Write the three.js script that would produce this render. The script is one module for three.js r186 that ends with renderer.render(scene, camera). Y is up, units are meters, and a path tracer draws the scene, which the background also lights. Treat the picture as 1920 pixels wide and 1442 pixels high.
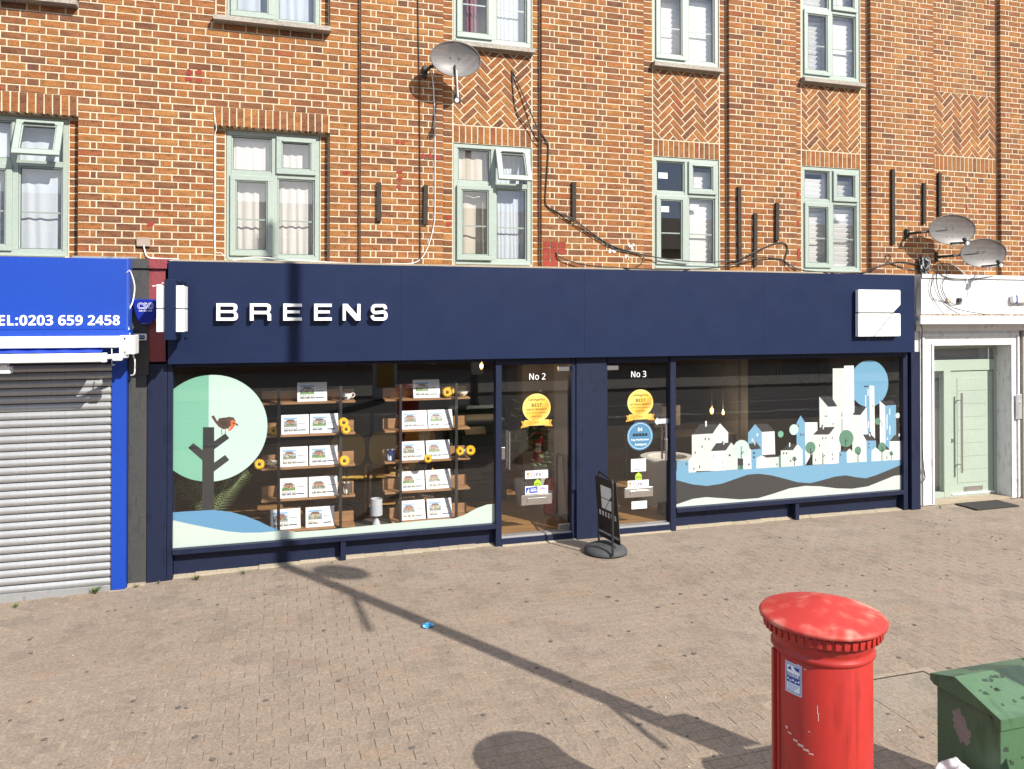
import * as THREE from 'three';
import { RoundedBoxGeometry } from 'three/addons/geometries/RoundedBoxGeometry.js';
import { mergeGeometries, mergeVertices } from 'three/addons/utils/BufferGeometryUtils.js';
import { FontLoader } from 'three/addons/loaders/FontLoader.js';
import { TextGeometry } from 'three/addons/geometries/TextGeometry.js';

// ---------------------------------------------------------------- camera, sky, sun, exposure
const scene = new THREE.Scene();
const CAM_H = 2.644, CAM_D = 8.6;
const camera = new THREE.PerspectiveCamera(61.41, 1920 / 1722, 0.1, 600);
camera.setViewOffset(1920, 1722, 0, 280, 1920, 1442);      // the lens is shifted: the horizon lies above the middle of the picture
camera.position.set(0, CAM_H, CAM_D);
camera.rotation.order = 'YXZ';
camera.rotation.set(THREE.MathUtils.degToRad(0.528), THREE.MathUtils.degToRad(-16.735), 0);
scene.add(camera);

const renderer = new THREE.WebGLRenderer({ antialias: true });
renderer.setSize(1024, 769);
renderer.toneMapping = THREE.LinearToneMapping;
renderer.toneMappingExposure = 1.78;
renderer.shadowMap.enabled = true;

let seed = 7;
function rnd() { seed = (seed + 0x6D2B79F5) | 0; let t = Math.imul(seed ^ (seed >>> 15), 1 | seed); t = (t + Math.imul(t ^ (t >>> 7), 61 | t)) ^ t; return ((t ^ (t >>> 14)) >>> 0) / 4294967296; }
const rr = (a, b) => a + (b - a) * rnd();
const pick = (a) => a[Math.floor(rnd() * a.length)];
function hash2(x, y, s = 0) { let h = Math.imul(x | 0, 374761393) + Math.imul(y | 0, 668265263) + Math.imul(s | 0, 2246822519); h = Math.imul(h ^ (h >>> 13), 1274126177); return ((h ^ (h >>> 16)) >>> 0) / 4294967296; }
const mod = (a, n) => ((a % n) + n) % n;
function vnoise(x, y, px, py, s) {                          // value noise that repeats after px, py cells
  const xi = Math.floor(x), yi = Math.floor(y), fx = x - xi, fy = y - yi, u = fx * fx * (3 - 2 * fx), v = fy * fy * (3 - 2 * fy);
  const a = hash2(mod(xi, px), mod(yi, py), s), b = hash2(mod(xi + 1, px), mod(yi, py), s), c = hash2(mod(xi, px), mod(yi + 1, py), s), d = hash2(mod(xi + 1, px), mod(yi + 1, py), s);
  return (a + (b - a) * u) * (1 - v) + (c + (d - c) * u) * v;
}
function fbm(u, v, fx, fy, oct, s) { let t = 0, a = 0.5, n = 0; for (let o = 0; o < oct; o++) { t += a * vnoise(u * fx, v * fy, fx, fy, s + o); n += a; a *= 0.55; fx *= 2; fy *= 2; } return t / n; }

{ // sky: blue air with broken cloud
  const W = 1024, H = 512, data = new Float32Array(W * H * 4);
  for (let j = 0; j < H; j++) {
    const el = ((j + 0.5) / H - 0.5) * Math.PI, y = Math.sin(el), c = Math.cos(el);
    for (let i = 0; i < W; i++) {
      const az = ((i + 0.5) / W - 0.5) * 2 * Math.PI, k = (j * W + i) * 4;
      const h = Math.max(y, 0), t = Math.pow(1 - h, 3.2);
      let r = 0.10 + 0.34 * t, g = 0.19 + 0.34 * t, b = 0.40 + 0.28 * t;
      if (y > 0) {
        const d = 1 / (h + 0.22), X = Math.cos(az) * c * d * 1.3 + 40, Z = Math.sin(az) * c * d * 1.3 + 40;
        let n = 0, a = 0.5, f = 1, m = 0; for (let o = 0; o < 6; o++) { n += a * vnoise(X * f, Z * f, 4096, 4096, 50 + o); m += a; a *= 0.52; f *= 2.07; }
        n /= m;
        const cov = THREE.MathUtils.smoothstep(n, 0.44, 0.60), lit = 0.72 + 0.28 * THREE.MathUtils.smoothstep(n, 0.5, 0.72);
        r += (1.02 * lit - r) * cov; g += (1.04 * lit - g) * cov; b += (1.08 * lit - b) * cov;
      } else { r = g = b = 0.16; }
      data[k] = r * 0.96; data[k + 1] = g * 0.96; data[k + 2] = b * 0.96; data[k + 3] = 1;
    }
  }
  const sky = new THREE.DataTexture(data, W, H, THREE.RGBAFormat, THREE.FloatType);
  sky.mapping = THREE.EquirectangularReflectionMapping; sky.magFilter = sky.minFilter = THREE.LinearFilter; sky.wrapS = THREE.RepeatWrapping; sky.needsUpdate = true;
  scene.background = sky; scene.environment = sky;
}
const SUN = new THREE.Vector3(0.575, 0.83, 1).normalize();
{
  const sun = new THREE.DirectionalLight(new THREE.Color(1, 0.95, 0.86), 4.4);
  sun.position.copy(SUN).multiplyScalar(60).add(new THREE.Vector3(4, 2, 0)); sun.target.position.set(4, 2, 0);
  sun.castShadow = true; sun.shadow.mapSize.set(4096, 4096); sun.shadow.radius = 1;
  Object.assign(sun.shadow.camera, { left: -16, right: 16, top: 14, bottom: -14, near: 1, far: 140 }); sun.shadow.bias = -0.0004;
  scene.add(sun, sun.target);
}

// ---------------------------------------------------------------- helpers
const gy = (x) => { const t = Math.max(0, 1 - x); return -0.027 * t * t / (t + 0.4); };   // the pavement falls away to the left
const used = {};
function numbered(n) { used[n] = (used[n] || 0) + 1; return used[n] === 1 ? n : `${n}_${String(used[n] - 1).padStart(3, '0')}`; }
function tag(o, label, category, group) { o.userData.label = label; o.userData.category = category; if (group) o.userData.group = group; return o; }
function thing(name, label, category, group, pos) { const o = new THREE.Group(); o.name = numbered(name); if (pos) o.position.set(...pos); scene.add(o); return tag(o, label, category, group); }
function mesh(name, geo, mat, parent) { const m = new THREE.Mesh(Array.isArray(geo) ? merge(geo) : geo, mat); m.name = parent ? name : numbered(name); m.castShadow = m.receiveShadow = true; (parent || scene).add(m); return m; }
function grp(name, parent) { const g = new THREE.Group(); g.name = name; parent.add(g); return g; }
function solo(name, label, category, geo, mat, group) { return tag(mesh(name, geo, mat), label, category, group); }
function struct(name, geo, mat) { const m = mesh(name, geo, mat); m.userData.kind = 'structure'; return m; }
function merge(list) {
  const a = list.map((g) => { const q = g.index ? g.toNonIndexed() : g; for (const k of Object.keys(q.attributes)) if (!['position', 'normal', 'uv'].includes(k)) q.deleteAttribute(k); return q; });
  return mergeGeometries(a);
}
function muv(g, ox = 0, oy = 0) {                            // texture coordinates in metres, by the way each face points
  if (g.index) g = g.toNonIndexed();
  const p = g.attributes.position, n = g.attributes.normal, uv = new Float32Array(p.count * 2);
  for (let i = 0; i < p.count; i += 3) {
    let nx = 0, ny = 0, nz = 0; for (let k = 0; k < 3; k++) { nx += Math.abs(n.getX(i + k)); ny += Math.abs(n.getY(i + k)); nz += Math.abs(n.getZ(i + k)); }
    for (let k = 0; k < 3; k++) {
      const x = p.getX(i + k), y = p.getY(i + k), z = p.getZ(i + k), q = (i + k) * 2;
      if (nz >= nx && nz >= ny) { uv[q] = x + ox; uv[q + 1] = y + oy; } else if (nx >= ny) { uv[q] = z + ox; uv[q + 1] = y + oy; } else { uv[q] = x + ox; uv[q + 1] = z + oy; }
    }
  }
  g.setAttribute('uv', new THREE.BufferAttribute(uv, 2)); return g;
}
// box between two corners; r rounds its edges
function bx(x0, x1, y0, y1, z0, z1, r = 0) {
  const w = x1 - x0, h = y1 - y0, d = z1 - z0;
  const g = r > 0 ? new RoundedBoxGeometry(w, h, d, 2, Math.min(r, w / 2.01, h / 2.01, d / 2.01)) : new THREE.BoxGeometry(w, h, d);
  g.translate((x0 + x1) / 2, (y0 + y1) / 2, (z0 + z1) / 2); return muv(g);
}
function cyl(x, y0, y1, z, r0, r1 = r0, n = 20) { const g = new THREE.CylinderGeometry(r1, r0, y1 - y0, n); g.translate(x, (y0 + y1) / 2, z); return g; }
function rod(a, b, r, n = 10) {
  const A = new THREE.Vector3(...a), B = new THREE.Vector3(...b), g = new THREE.CylinderGeometry(r, r, A.distanceTo(B), n);
  g.applyQuaternion(new THREE.Quaternion().setFromUnitVectors(new THREE.Vector3(0, 1, 0), B.clone().sub(A).normalize())); g.translate(...A.add(B).multiplyScalar(0.5).toArray()); return g;
}
function tube(pts, r, seg = 60, n = 6, closed = false) { return new THREE.TubeGeometry(new THREE.CatmullRomCurve3(pts.map((p) => new THREE.Vector3(...p)), closed, 'catmullrom', 0.5), seg, r, n, closed); }
function lathe(pts, x, y, z, n = 40) { const g = new THREE.LatheGeometry(pts.map((p) => new THREE.Vector2(...p)), n); g.translate(x, y, z); return g; }
function shape(pts) { const s = new THREE.Shape(); pts.forEach((p, i) => (i ? s.lineTo(p[0], p[1]) : s.moveTo(p[0], p[1]))); s.closePath(); return s; }
function prism(pts, z0, z1, bevel = 0) {
  const g = new THREE.ExtrudeGeometry(shape(pts), { depth: z1 - z0 - 2 * bevel, bevelEnabled: bevel > 0, bevelSize: bevel, bevelThickness: bevel, bevelOffset: -bevel, bevelSegments: 2, curveSegments: 12 });
  g.translate(0, 0, z0 + bevel); return g;
}
function prismX(pts, x0, x1, bevel = 0) { const g = prism(pts.map(([z, y]) => [-z, y]), 0, x1 - x0, bevel); g.rotateY(Math.PI / 2); g.translate(x0, 0, 0); return muv(g); }  // profile (z, y) carried along x
function extrudeShape(s, z0, z1) { const g = new THREE.ExtrudeGeometry(s, { depth: z1 - z0, bevelEnabled: false, curveSegments: 24 }); g.translate(0, 0, z0); return muv(g); }

// ---------------------------------------------------------------- textures
function tex(n, fn, rep, srgb = true) {
  const d = new Uint8Array(n * n * 4);
  for (let j = 0; j < n; j++) for (let i = 0; i < n; i++) { const c = fn(i / n, j / n, i, j), k = (j * n + i) * 4; for (let q = 0; q < 3; q++) d[k + q] = Math.max(0, Math.min(255, 255 * (Array.isArray(c) ? c[q] : c))); d[k + 3] = 255; }
  const t = new THREE.DataTexture(d, n, n); t.wrapS = t.wrapT = THREE.RepeatWrapping; t.magFilter = THREE.LinearFilter; t.minFilter = THREE.LinearMipmapLinearFilter; t.generateMipmaps = true;
  if (srgb) t.colorSpace = THREE.SRGBColorSpace; t.repeat.set(rep, rep); t.needsUpdate = true; return t;
}
const T = {
  brick: tex(1024, (u, v) => { const a = fbm(u, v, 10, 28, 4, 1), b = fbm(u, v, 70, 120, 3, 9), c = fbm(u, v, 5, 9, 3, 19), pit = fbm(u, v, 140, 140, 2, 31) > 0.71 ? 0.72 : 1; const q = (0.60 + 0.30 * a + 0.17 * b + 0.10 * c) * pit; return [q * 1.04, q * (0.96 + 0.10 * c), q * (0.92 + 0.12 * c)]; }, 0.9),
  brickBump: tex(512, (u, v) => 0.5 + 0.35 * (fbm(u, v, 40, 60, 4, 5) - 0.5) - (fbm(u, v, 90, 90, 2, 31) > 0.7 ? 0.3 : 0), 1.1, false),
  mortar: tex(512, (u, v) => { const q = 0.80 + 0.14 * fbm(u, v, 60, 60, 3, 3) + 0.08 * fbm(u, v, 6, 6, 3, 4); return [q, q * 0.985, q * 0.95]; }, 1),
  paver: tex(1024, (u, v) => { const f = hash2(Math.floor(u * 1024), Math.floor(v * 1024), 4), s = fbm(u, v, 170, 170, 2, 2), l = fbm(u, v, 3, 3, 4, 8), st = fbm(u, v, 9, 9, 4, 77); let q = 0.66 + 0.22 * s + 0.06 * l + 0.15 * f; q *= 1 - 0.07 * THREE.MathUtils.smoothstep(st, 0.56, 0.74); return [q * 1.02, q * (0.985 + 0.02 * l), q * (0.95 + 0.05 * l)]; }, 0.45),
  fine: tex(512, (u, v) => 0.90 + 0.07 * fbm(u, v, 100, 100, 2, 6) + 0.05 * fbm(u, v, 4, 4, 4, 12), 0.7),
  grimy: tex(1024, (u, v) => { const a = fbm(u, v, 5, 5, 5, 22), b = fbm(u, v, 40, 10, 3, 24), s = fbm(u, v, 90, 90, 2, 29); return 0.80 + 0.12 * a + 0.06 * b + 0.05 * s - 0.14 * THREE.MathUtils.smoothstep(a * 0.6 + b * 0.4, 0.56, 0.70); }, 0.8),
  wood: tex(512, (u, v) => { const w = fbm(u, v, 3, 24, 4, 41), g = fbm(u, v, 6, 130, 3, 43), q = 0.62 + 0.32 * w + 0.16 * g; return [q, q * 0.94, q * 0.86]; }, 1.2),
  asphalt: tex(512, (u, v) => 0.55 + 0.35 * fbm(u, v, 120, 120, 2, 51) + 0.2 * fbm(u, v, 5, 5, 3, 52), 0.5),
  rough: tex(512, (u, v) => 0.78 + 0.20 * fbm(u, v, 8, 8, 4, 61), 0.6, false),
  bumpFine: tex(512, (u, v) => 0.5 + 0.5 * (fbm(u, v, 110, 110, 3, 71) - 0.5), 1, false),
  bumpWave: tex(512, (u, v) => fbm(u, v, 3, 3, 3, 73), 0.35, false),
};
function mat(r, g, b, rough = 0.6, o = {}) { const m = new THREE.MeshPhysicalMaterial({ roughness: rough, ...o }); m.color.setRGB(r, g, b); return m; }
const M = {
  navy: mat(0.0095, 0.018, 0.056, 0.48, { specularIntensity: 0.42, map: T.fine, roughnessMap: T.rough, bumpMap: T.bumpWave, bumpScale: 0.0012 }),
  navyFrame: mat(0.0135, 0.0195, 0.050, 0.48, { specularIntensity: 0.5, map: T.grimy }),
  white: mat(0.80, 0.80, 0.80, 0.35),
  whitePaint: mat(0.80, 0.80, 0.80, 0.6, { map: T.fine }),
  render: mat(0.80, 0.80, 0.80, 0.75, { map: T.grimy, bumpMap: T.bumpFine, bumpScale: 0.002 }),
  sage: mat(0.345, 0.405, 0.36, 0.4, { map: T.fine }),
  sageDoor: mat(0.35, 0.415, 0.345, 0.45, { map: T.fine }),
  blue: mat(0.001, 0.046, 0.36, 0.5, { map: T.fine }),
  blueDeep: mat(0.002, 0.036, 0.30, 0.5, { map: T.fine }),
  blackPaint: mat(0.052, 0.052, 0.050, 0.62, { map: T.grimy, bumpMap: T.bumpFine, bumpScale: 0.004 }),
  redPaint: mat(0.25, 0.040, 0.050, 0.55, { map: T.grimy, bumpMap: T.bumpFine, bumpScale: 0.005 }),
  black: mat(0.018, 0.018, 0.019, 0.5), rubber: mat(0.06, 0.062, 0.065, 0.75, { map: T.grimy }),
  steel: mat(0.56, 0.56, 0.56, 0.28, { metalness: 1 }), galv: mat(0.50, 0.51, 0.52, 0.42, { metalness: 0.55, map: T.grimy }),
  chrome: mat(0.7, 0.7, 0.7, 0.12, { metalness: 1 }), alu: mat(0.62, 0.62, 0.63, 0.4, { metalness: 0.8 }),
  concrete: mat(0.42, 0.40, 0.36, 0.9, { map: T.paver, bumpMap: T.bumpFine, bumpScale: 0.004 }),
  mortar: mat(0.66, 0.59, 0.46, 0.95, { map: T.mortar, bumpMap: T.bumpFine, bumpScale: 0.004 }),
  skim: mat(0.42, 0.36, 0.285, 0.95, { map: T.mortar, bumpMap: T.bumpFine, bumpScale: 0.006 }),
  wood: mat(0.40, 0.235, 0.125, 0.6, { map: T.wood }), woodPale: mat(0.46, 0.26, 0.10, 0.45, { map: T.wood }), woodDark: mat(0.045, 0.036, 0.030, 0.85, { map: T.wood }),
  floorWood: mat(0.42, 0.25, 0.115, 0.5, { map: T.wood }),
  glass: new THREE.MeshPhysicalMaterial({ color: 0xffffff, transmission: 1, thickness: 0, roughness: 0, ior: 2.3 }),
  shopGlass: new THREE.MeshPhysicalMaterial({ color: new THREE.Color().setRGB(0.93, 0.94, 0.93), transmission: 1, thickness: 0, roughness: 0, ior: 1.75 }),
  frost: mat(0.75, 0.75, 0.75, 0.5, { transmission: 0.35, thickness: 0 }),
};
// ---------------------------------------------------------------- the brick building
const ZP = -0.20, ZM = -0.26, ZR = -0.35;                    // face of the piers, of the wall between them, of the recess round the left windows
const building = thing('brick_building', 'orange brick building with herringbone panels and sage green windows above the shops', 'building');
const WIN = [[-3.085, -2.093, 1], [-0.563, 0.43, 1], [1.946, 2.913, 0], [4.535, 5.488, 0], [6.755, 7.712, 0]];
const Y0 = 3.275, Y1 = 4.69, U0 = 5.90, U1 = 7.32;
const PIER = [[0.862, 1.82], [3.012, 4.385], [5.592, 6.635], [7.832, 8.935], [10.152, 11.40], [12.60, 13.6]];
const RECESS = [[-3.195, -1.992], [-0.673, 0.525]];
const WALL_L = -6, WALL_R = 13.6, WALL_B = 3.236, WALL_T = 8.4;
{
  const rect = (x0, x1, y0, y1) => { const p = new THREE.Path(); p.moveTo(x0, y0); p.lineTo(x0, y1); p.lineTo(x1, y1); p.lineTo(x1, y0); p.closePath(); return p; };
  const front = shape([[WALL_L, 2.45], [WALL_R, 2.45], [WALL_R, WALL_T], [WALL_L, WALL_T]]), back = shape([[WALL_L, 2.45], [WALL_R, 2.45], [WALL_R, WALL_T], [WALL_L, WALL_T]]);
  WIN.forEach(([a, b, rec], i) => {
    const [p, q] = rec ? RECESS[i] : [a, b];
    const e = rec ? 0.0115 : 0; front.holes.push(rect(p - e, q + e, rec ? 3.237 : Y0, rec ? 4.706 : Y1), rect(p - e, q + e, rec ? 5.86 : U0, U1 + e / 2));
    back.holes.push(rect(a, b, Y0, Y1), rect(a, b, U0, U1));
  });
  const f = 0.0045;
  mesh('mortar_wall', extrudeShape(front, ZR - f, ZM - f), M.mortar, building);
  mesh('inner_wall', extrudeShape(back, ZR - 0.13, ZR - f - 0.0002), M.mortar, building);
  for (const [a, b] of PIER) mesh('pier', bx(a + 0.0115, b - 0.0115, WALL_B - 0.3, WALL_T, ZM - f - 0.02, ZP - f), M.mortar, building);
  mesh('coping', bx(WALL_L, WALL_R, WALL_T, WALL_T + 0.1, -0.55, -0.12), M.concrete, building);
  mesh('back_wall', bx(WALL_L, WALL_R, 0, WALL_T, -6.6, -6.3), M.mortar, building);
  mesh('roof', bx(WALL_L, WALL_R, WALL_T - 0.16, WALL_T - 0.002, -6.6, ZR - 0.131), M.concrete, building);
}
// one brick: bevelled face, four sides; pushed into lists so that alike bricks share one mesh or are merged
function brickArrays(poly, d, c, ou, ov, A) {                // poly: convex outline, counter-clockwise, in its own plane
  const n = poly.length; let cx = 0, cy = 0; for (const [x, y] of poly) { cx += x / n; cy += y / n; }
  const inn = poly.map(([x, y]) => { const l = Math.hypot(x - cx, y - cy) || 1, k = Math.max(0, 1 - c * 1.3 / l); return [cx + (x - cx) * k, cy + (y - cy) * k]; });
  const tri = (a, b, e) => {
    const ux = b[0] - a[0], uy = b[1] - a[1], uz = b[2] - a[2], vx = e[0] - a[0], vy = e[1] - a[1], vz = e[2] - a[2];
    let nx = uy * vz - uz * vy, ny = uz * vx - ux * vz, nz = ux * vy - uy * vx; const l = Math.hypot(nx, ny, nz) || 1; nx /= l; ny /= l; nz /= l;
    for (const q of [a, b, e]) { A.p.push(...q); A.n.push(nx, ny, nz); A.u.push(q[0] + q[2] + ou, q[1] + ov); }
  };
  for (let i = 1; i < n - 1; i++) tri([...inn[0], 0], [...inn[i], 0], [...inn[i + 1], 0]);
  for (let i = 0; i < n; i++) {
    const j = (i + 1) % n, a = [...poly[i], -c], b = [...poly[j], -c], a2 = [...poly[i], -d], b2 = [...poly[j], -d];
    tri([...inn[i], 0], a, b); tri([...inn[i], 0], b, [...inn[j], 0]); tri(a, a2, b2); tri(a, b2, b);
  }
}
function arraysGeo(A) { const g = new THREE.BufferGeometry(); g.setAttribute('position', new THREE.Float32BufferAttribute(A.p, 3)); g.setAttribute('normal', new THREE.Float32BufferAttribute(A.n, 3)); g.setAttribute('uv', new THREE.Float32BufferAttribute(A.u, 2)); if (A.c) g.setAttribute('color', new THREE.Float32BufferAttribute(A.c, 3)); return g; }
const rectPoly = (w, h) => [[-w / 2, -h / 2], [w / 2, -h / 2], [w / 2, h / 2], [-w / 2, h / 2]];
const TONES = [[0.345, 0.150, 0.044], [0.37, 0.166, 0.052], [0.33, 0.136, 0.042], [0.305, 0.120, 0.040], [0.33, 0.132, 0.040], [0.262, 0.106, 0.042], [0.225, 0.094, 0.040], [0.188, 0.081, 0.038], [0.155, 0.070, 0.039], [0.34, 0.144, 0.045], [0.29, 0.094, 0.034], [0.285, 0.130, 0.049]];
const toneOf = () => { const t = rnd(); return t < 0.50 ? pick([0, 1, 2, 9, 4, 3]) : t < 0.70 ? pick([3, 11, 5]) : t < 0.89 ? pick([5, 6]) : t < 0.965 ? 7 : t < 0.978 ? 8 : 10; };
const brickMat = { map: T.brick, bumpMap: T.brickBump, bumpScale: 0.005 };
const BRICK = TONES.map((t) => mat(...t, 0.92, brickMat));
const brickMass = mat(1, 1, 1, 0.92, { ...brickMat, vertexColors: true });
const geoCache = {};
function brickGeo(w, h, d = 0.1, c = 0.003) { const k = `${w.toFixed(3)},${h.toFixed(3)},${d},${Math.floor(rnd() * 5)}`; if (!geoCache[k]) { const A = { p: [], n: [], u: [] }; brickArrays(rectPoly(w, h), d, c, rnd() * 3, rnd() * 3, A); geoCache[k] = arraysGeo(A); } return geoCache[k]; }
const bricks = [];                                           // {x, y, z, w, h}
const JOINT = 0.0138, COURSE = 0.0757, BH = COURSE - JOINT;
function course(x0, x1, y, row, z) {                         // one course of Flemish bond, with closers on every other course
  const W = x1 - x0, m = Math.round(W / 0.117), u = W / m; let list;
  if (m <= 1) list = [1]; else if (m === 2) list = row ? [1, 1] : [2]; else if (m === 3) list = row ? [1, 2] : [2, 1]; else {
    const extra = (m + 1) % 3, n = (m - 2 - extra) / 3, mid = []; for (let i = 0; i < n; i++) { mid.push(2, 1); if (i === Math.floor(n / 2)) for (let e = 0; e < extra; e++) mid.push(1); }
    mid.push(2);
    if (row) { const inner = mid.slice(); inner.splice(0, 1); inner.pop(); list = [1, 0.5, ...(inner.length ? inner.map((q, i) => (i % 2 === 0 ? 2 : 1)) : []), 0.5, 1]; let s = list.reduce((a, b) => a + b, 0); let guard = 0; while (s < m - 0.01 && guard++ < 6) { const add = m - s >= 2 ? 2 : 1; list.splice(list.length - 2, 0, add); s += add; } while (s > m + 0.01 && guard++ < 12) { const i = list.indexOf(2); if (i < 0) break; list[i] = 1; s -= 1; } }
    else list = mid;
  }
  let x = x0;
  for (const q of list) { const w = q * u - JOINT; bricks.push({ x: x + q * u / 2, y: y + BH / 2, z, w, h: BH }); x += q * u; }
}
{
  const rowAt = (k) => WALL_B + 0.012 + k * COURSE;
  const rows = Math.floor((WALL_T - WALL_B - 0.02) / COURSE);
  for (let k = 0; k < rows; k++) {
    const y = rowAt(k), r = k % 2, ym = y + BH / 2, yT = y + BH;
    const low = ym < 4.70, sold = ym >= 4.70 && yT < 4.915, up = ym > 5.855 && ym < U1, sill = ym > 5.805 && ym <= 5.87, upS = ym >= U1 && ym < U1 + 0.22;
    for (const [a, b] of PIER) course(a, b, y, r, ZP);
    // wall on the left, with its two recesses
    const segs = []; let x = WALL_L;
    for (const [p, q] of RECESS) { if (low || sold || up || sill || upS) { segs.push([x, p]); x = q; } }
    segs.push([x, PIER[0][0]]);
    for (const [p, q] of segs) if (q - p > 0.04) course(p, q, y, r, ZM);
    if (low || up) for (let i = 0; i < 2; i++) { const [p, q] = RECESS[i], [a, b] = WIN[i]; course(p + 0.004, a - 0.006, y, r, ZR); course(b + 0.006, q - 0.004, y, r, ZR); }
    // the bays
    for (let i = 0; i < 5; i++) {
      const p = PIER[i][1], q = PIER[i + 1][0];
      if (i < 3) {
        const [a, b] = WIN[i + 2], full = ym > U1 + 0.22;
        if (full) course(p, q, y, r, ZM); else { course(p, a - 0.006, y, r, ZM); course(b + 0.006, q, y, r, ZM); }
      } else if (ym < 4.752 || ym > 5.86) course(p, q, y, r, ZM);
    }
  }
}
function clip(poly, x0, x1, y0, y1) {
  const edges = [[(p) => p[0] >= x0, (a, b) => { const t = (x0 - a[0]) / (b[0] - a[0]); return [x0, a[1] + t * (b[1] - a[1])]; }], [(p) => p[0] <= x1, (a, b) => { const t = (x1 - a[0]) / (b[0] - a[0]); return [x1, a[1] + t * (b[1] - a[1])]; }], [(p) => p[1] >= y0, (a, b) => { const t = (y0 - a[1]) / (b[1] - a[1]); return [a[0] + t * (b[0] - a[0]), y0]; }], [(p) => p[1] <= y1, (a, b) => { const t = (y1 - a[1]) / (b[1] - a[1]); return [a[0] + t * (b[0] - a[0]), y1]; }]];
  for (const [inside, cut] of edges) { const out = []; for (let i = 0; i < poly.length; i++) { const a = poly[i], b = poly[(i + 1) % poly.length], ia = inside(a), ib = inside(b); if (ia) out.push(a); if (ia !== ib) out.push(cut(a, b)); } poly = out; if (!poly.length) break; }
  return poly;
}
function herringbone(x0, x1, y0, y1, z) {
  const panel = grp('herringbone_panel', building), w = 0.0785, L = 3, h = JOINT / 2, c = Math.SQRT1_2;
  const ox = (x0 + x1) / 2 - 0.02, oy = (y0 + y1) / 2;
  for (let i = -30; i < 30; i++) for (let j = -6; j < 6; j++) for (const v of [0, 1]) {
    const bxs = v ? [L, 1 - L, L + 1, 1] : [0, 0, L, 1], tx = i + j * L, ty = i - j * L;
    const q = [[bxs[0], bxs[1], 1, 1], [bxs[2], bxs[1], -1, 1], [bxs[2], bxs[3], -1, -1], [bxs[0], bxs[3], 1, -1]].map(([a, b, sa, sb]) => [(a + tx) * w + sa * h, (b + ty) * w + sb * h]);
    let poly = q.map(([a, b]) => [ox + (a - b) * c, oy + (a + b) * c]);
    poly = clip(poly, x0 + 0.004, x1 - 0.004, y0 + 0.004, y1 - 0.004);
    if (poly.length < 3) continue;
    let ar = 0; for (let k = 0; k < poly.length; k++) { const a = poly[k], b = poly[(k + 1) % poly.length]; ar += a[0] * b[1] - b[0] * a[1]; } if (Math.abs(ar) / 2 < 0.0004) continue;
    const A = { p: [], n: [], u: [] }; brickArrays(poly, 0.05, 0.0025, rnd() * 3, rnd() * 3, A);
    const m = mesh('herringbone_brick', arraysGeo(A), BRICK[toneOf()], panel); m.position.z = z + rr(-0.001, 0.001);
  }
}
function soldiers(x0, x1, y0, y1, z) {
  const lintel = grp('brick_lintel', building), n = Math.round((x1 - x0) / 0.0755), w = (x1 - x0) / n;
  for (let i = 0; i < n; i++) { const m = mesh('soldier_brick', brickGeo(w - JOINT, y1 - y0 - 0.012), BRICK[toneOf()], lintel); m.position.set(x0 + (i + 0.5) * w, (y0 + y1) / 2, z + rr(-0.0015, 0.0015)); m.rotation.z = rr(-0.012, 0.012); }
}
for (let i = 0; i < 2; i++) { soldiers(...RECESS[i], 4.70, 4.914, ZM); soldiers(...RECESS[i], U1, U1 + 0.215, ZM); }
for (let i = 2; i < 5; i++) { const [a, b] = WIN[i]; soldiers(a, b, 4.69, 4.902, ZM); herringbone(a, b, 4.908, 5.80, ZM); soldiers(a, b, U1, U1 + 0.215, ZM); }
soldiers(8.937, 10.15, 4.757, 4.972, ZM); herringbone(8.937, 10.15, 4.978, 5.892, ZM);
// the 300 bricks that show largest are single parts, the others one mass
{
  const v = new THREE.Vector3(); camera.updateMatrixWorld(); camera.updateProjectionMatrix();
  for (const b of bricks) { v.set(b.x, b.y, b.z).project(camera); b.s = Math.abs(v.x) < 1.0 && Math.abs(v.y) < 1.0 ? b.w * b.h / ((b.x) ** 2 + (b.y - CAM_H) ** 2 + (CAM_D - b.z) ** 2) : -1; }
  const order = bricks.slice().sort((a, b) => b.s - a.s), big = new Set(order.slice(0, 300));
  const A = { p: [], n: [], u: [], c: [] };
  for (const b of bricks) {
    const t = toneOf(), dz = rr(-0.0015, 0.0015), rz = rr(-0.004, 0.004);
    if (big.has(b)) { const m = mesh('brick', brickGeo(b.w, b.h), BRICK[t], building); m.position.set(b.x, b.y, b.z + dz); m.rotation.z = rz; continue; }
    const k = A.p.length / 3; brickArrays(rectPoly(b.w, b.h), 0.1, 0.003, rnd() * 3, rnd() * 3, A);
    const tint = rr(0.93, 1.07), c = Math.cos(rz), s = Math.sin(rz);
    // sandy run-off stains below the gutter on the right hand bays
    const run = Math.max(b.y > 4.2 ? 1 - Math.abs(b.x - 9.56 - 0.05 * Math.sin(b.y * 5)) / 0.2 : 0, b.y > 4.9 ? 1 - Math.abs(b.x - 8.27) / 0.14 : 0, 0) * 0.55 * rr(0.5, 1.2), cr = [0, 1, 2].map((q) => (TONES[t][q] + ([0.40, 0.23, 0.10][q] - TONES[t][q]) * Math.min(run, 0.8)) * tint);
    for (let i = k; i < A.p.length / 3; i++) { const x = A.p[i * 3], y = A.p[i * 3 + 1]; A.p[i * 3] = b.x + x * c - y * s; A.p[i * 3 + 1] = b.y + x * s + y * c; A.p[i * 3 + 2] += b.z + dz; A.c.push(cr[0], cr[1], cr[2]); }
  }
  const m = mesh('brickwork', arraysGeo(A), brickMass, building); m.userData.kind = 'stuff';
}
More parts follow.
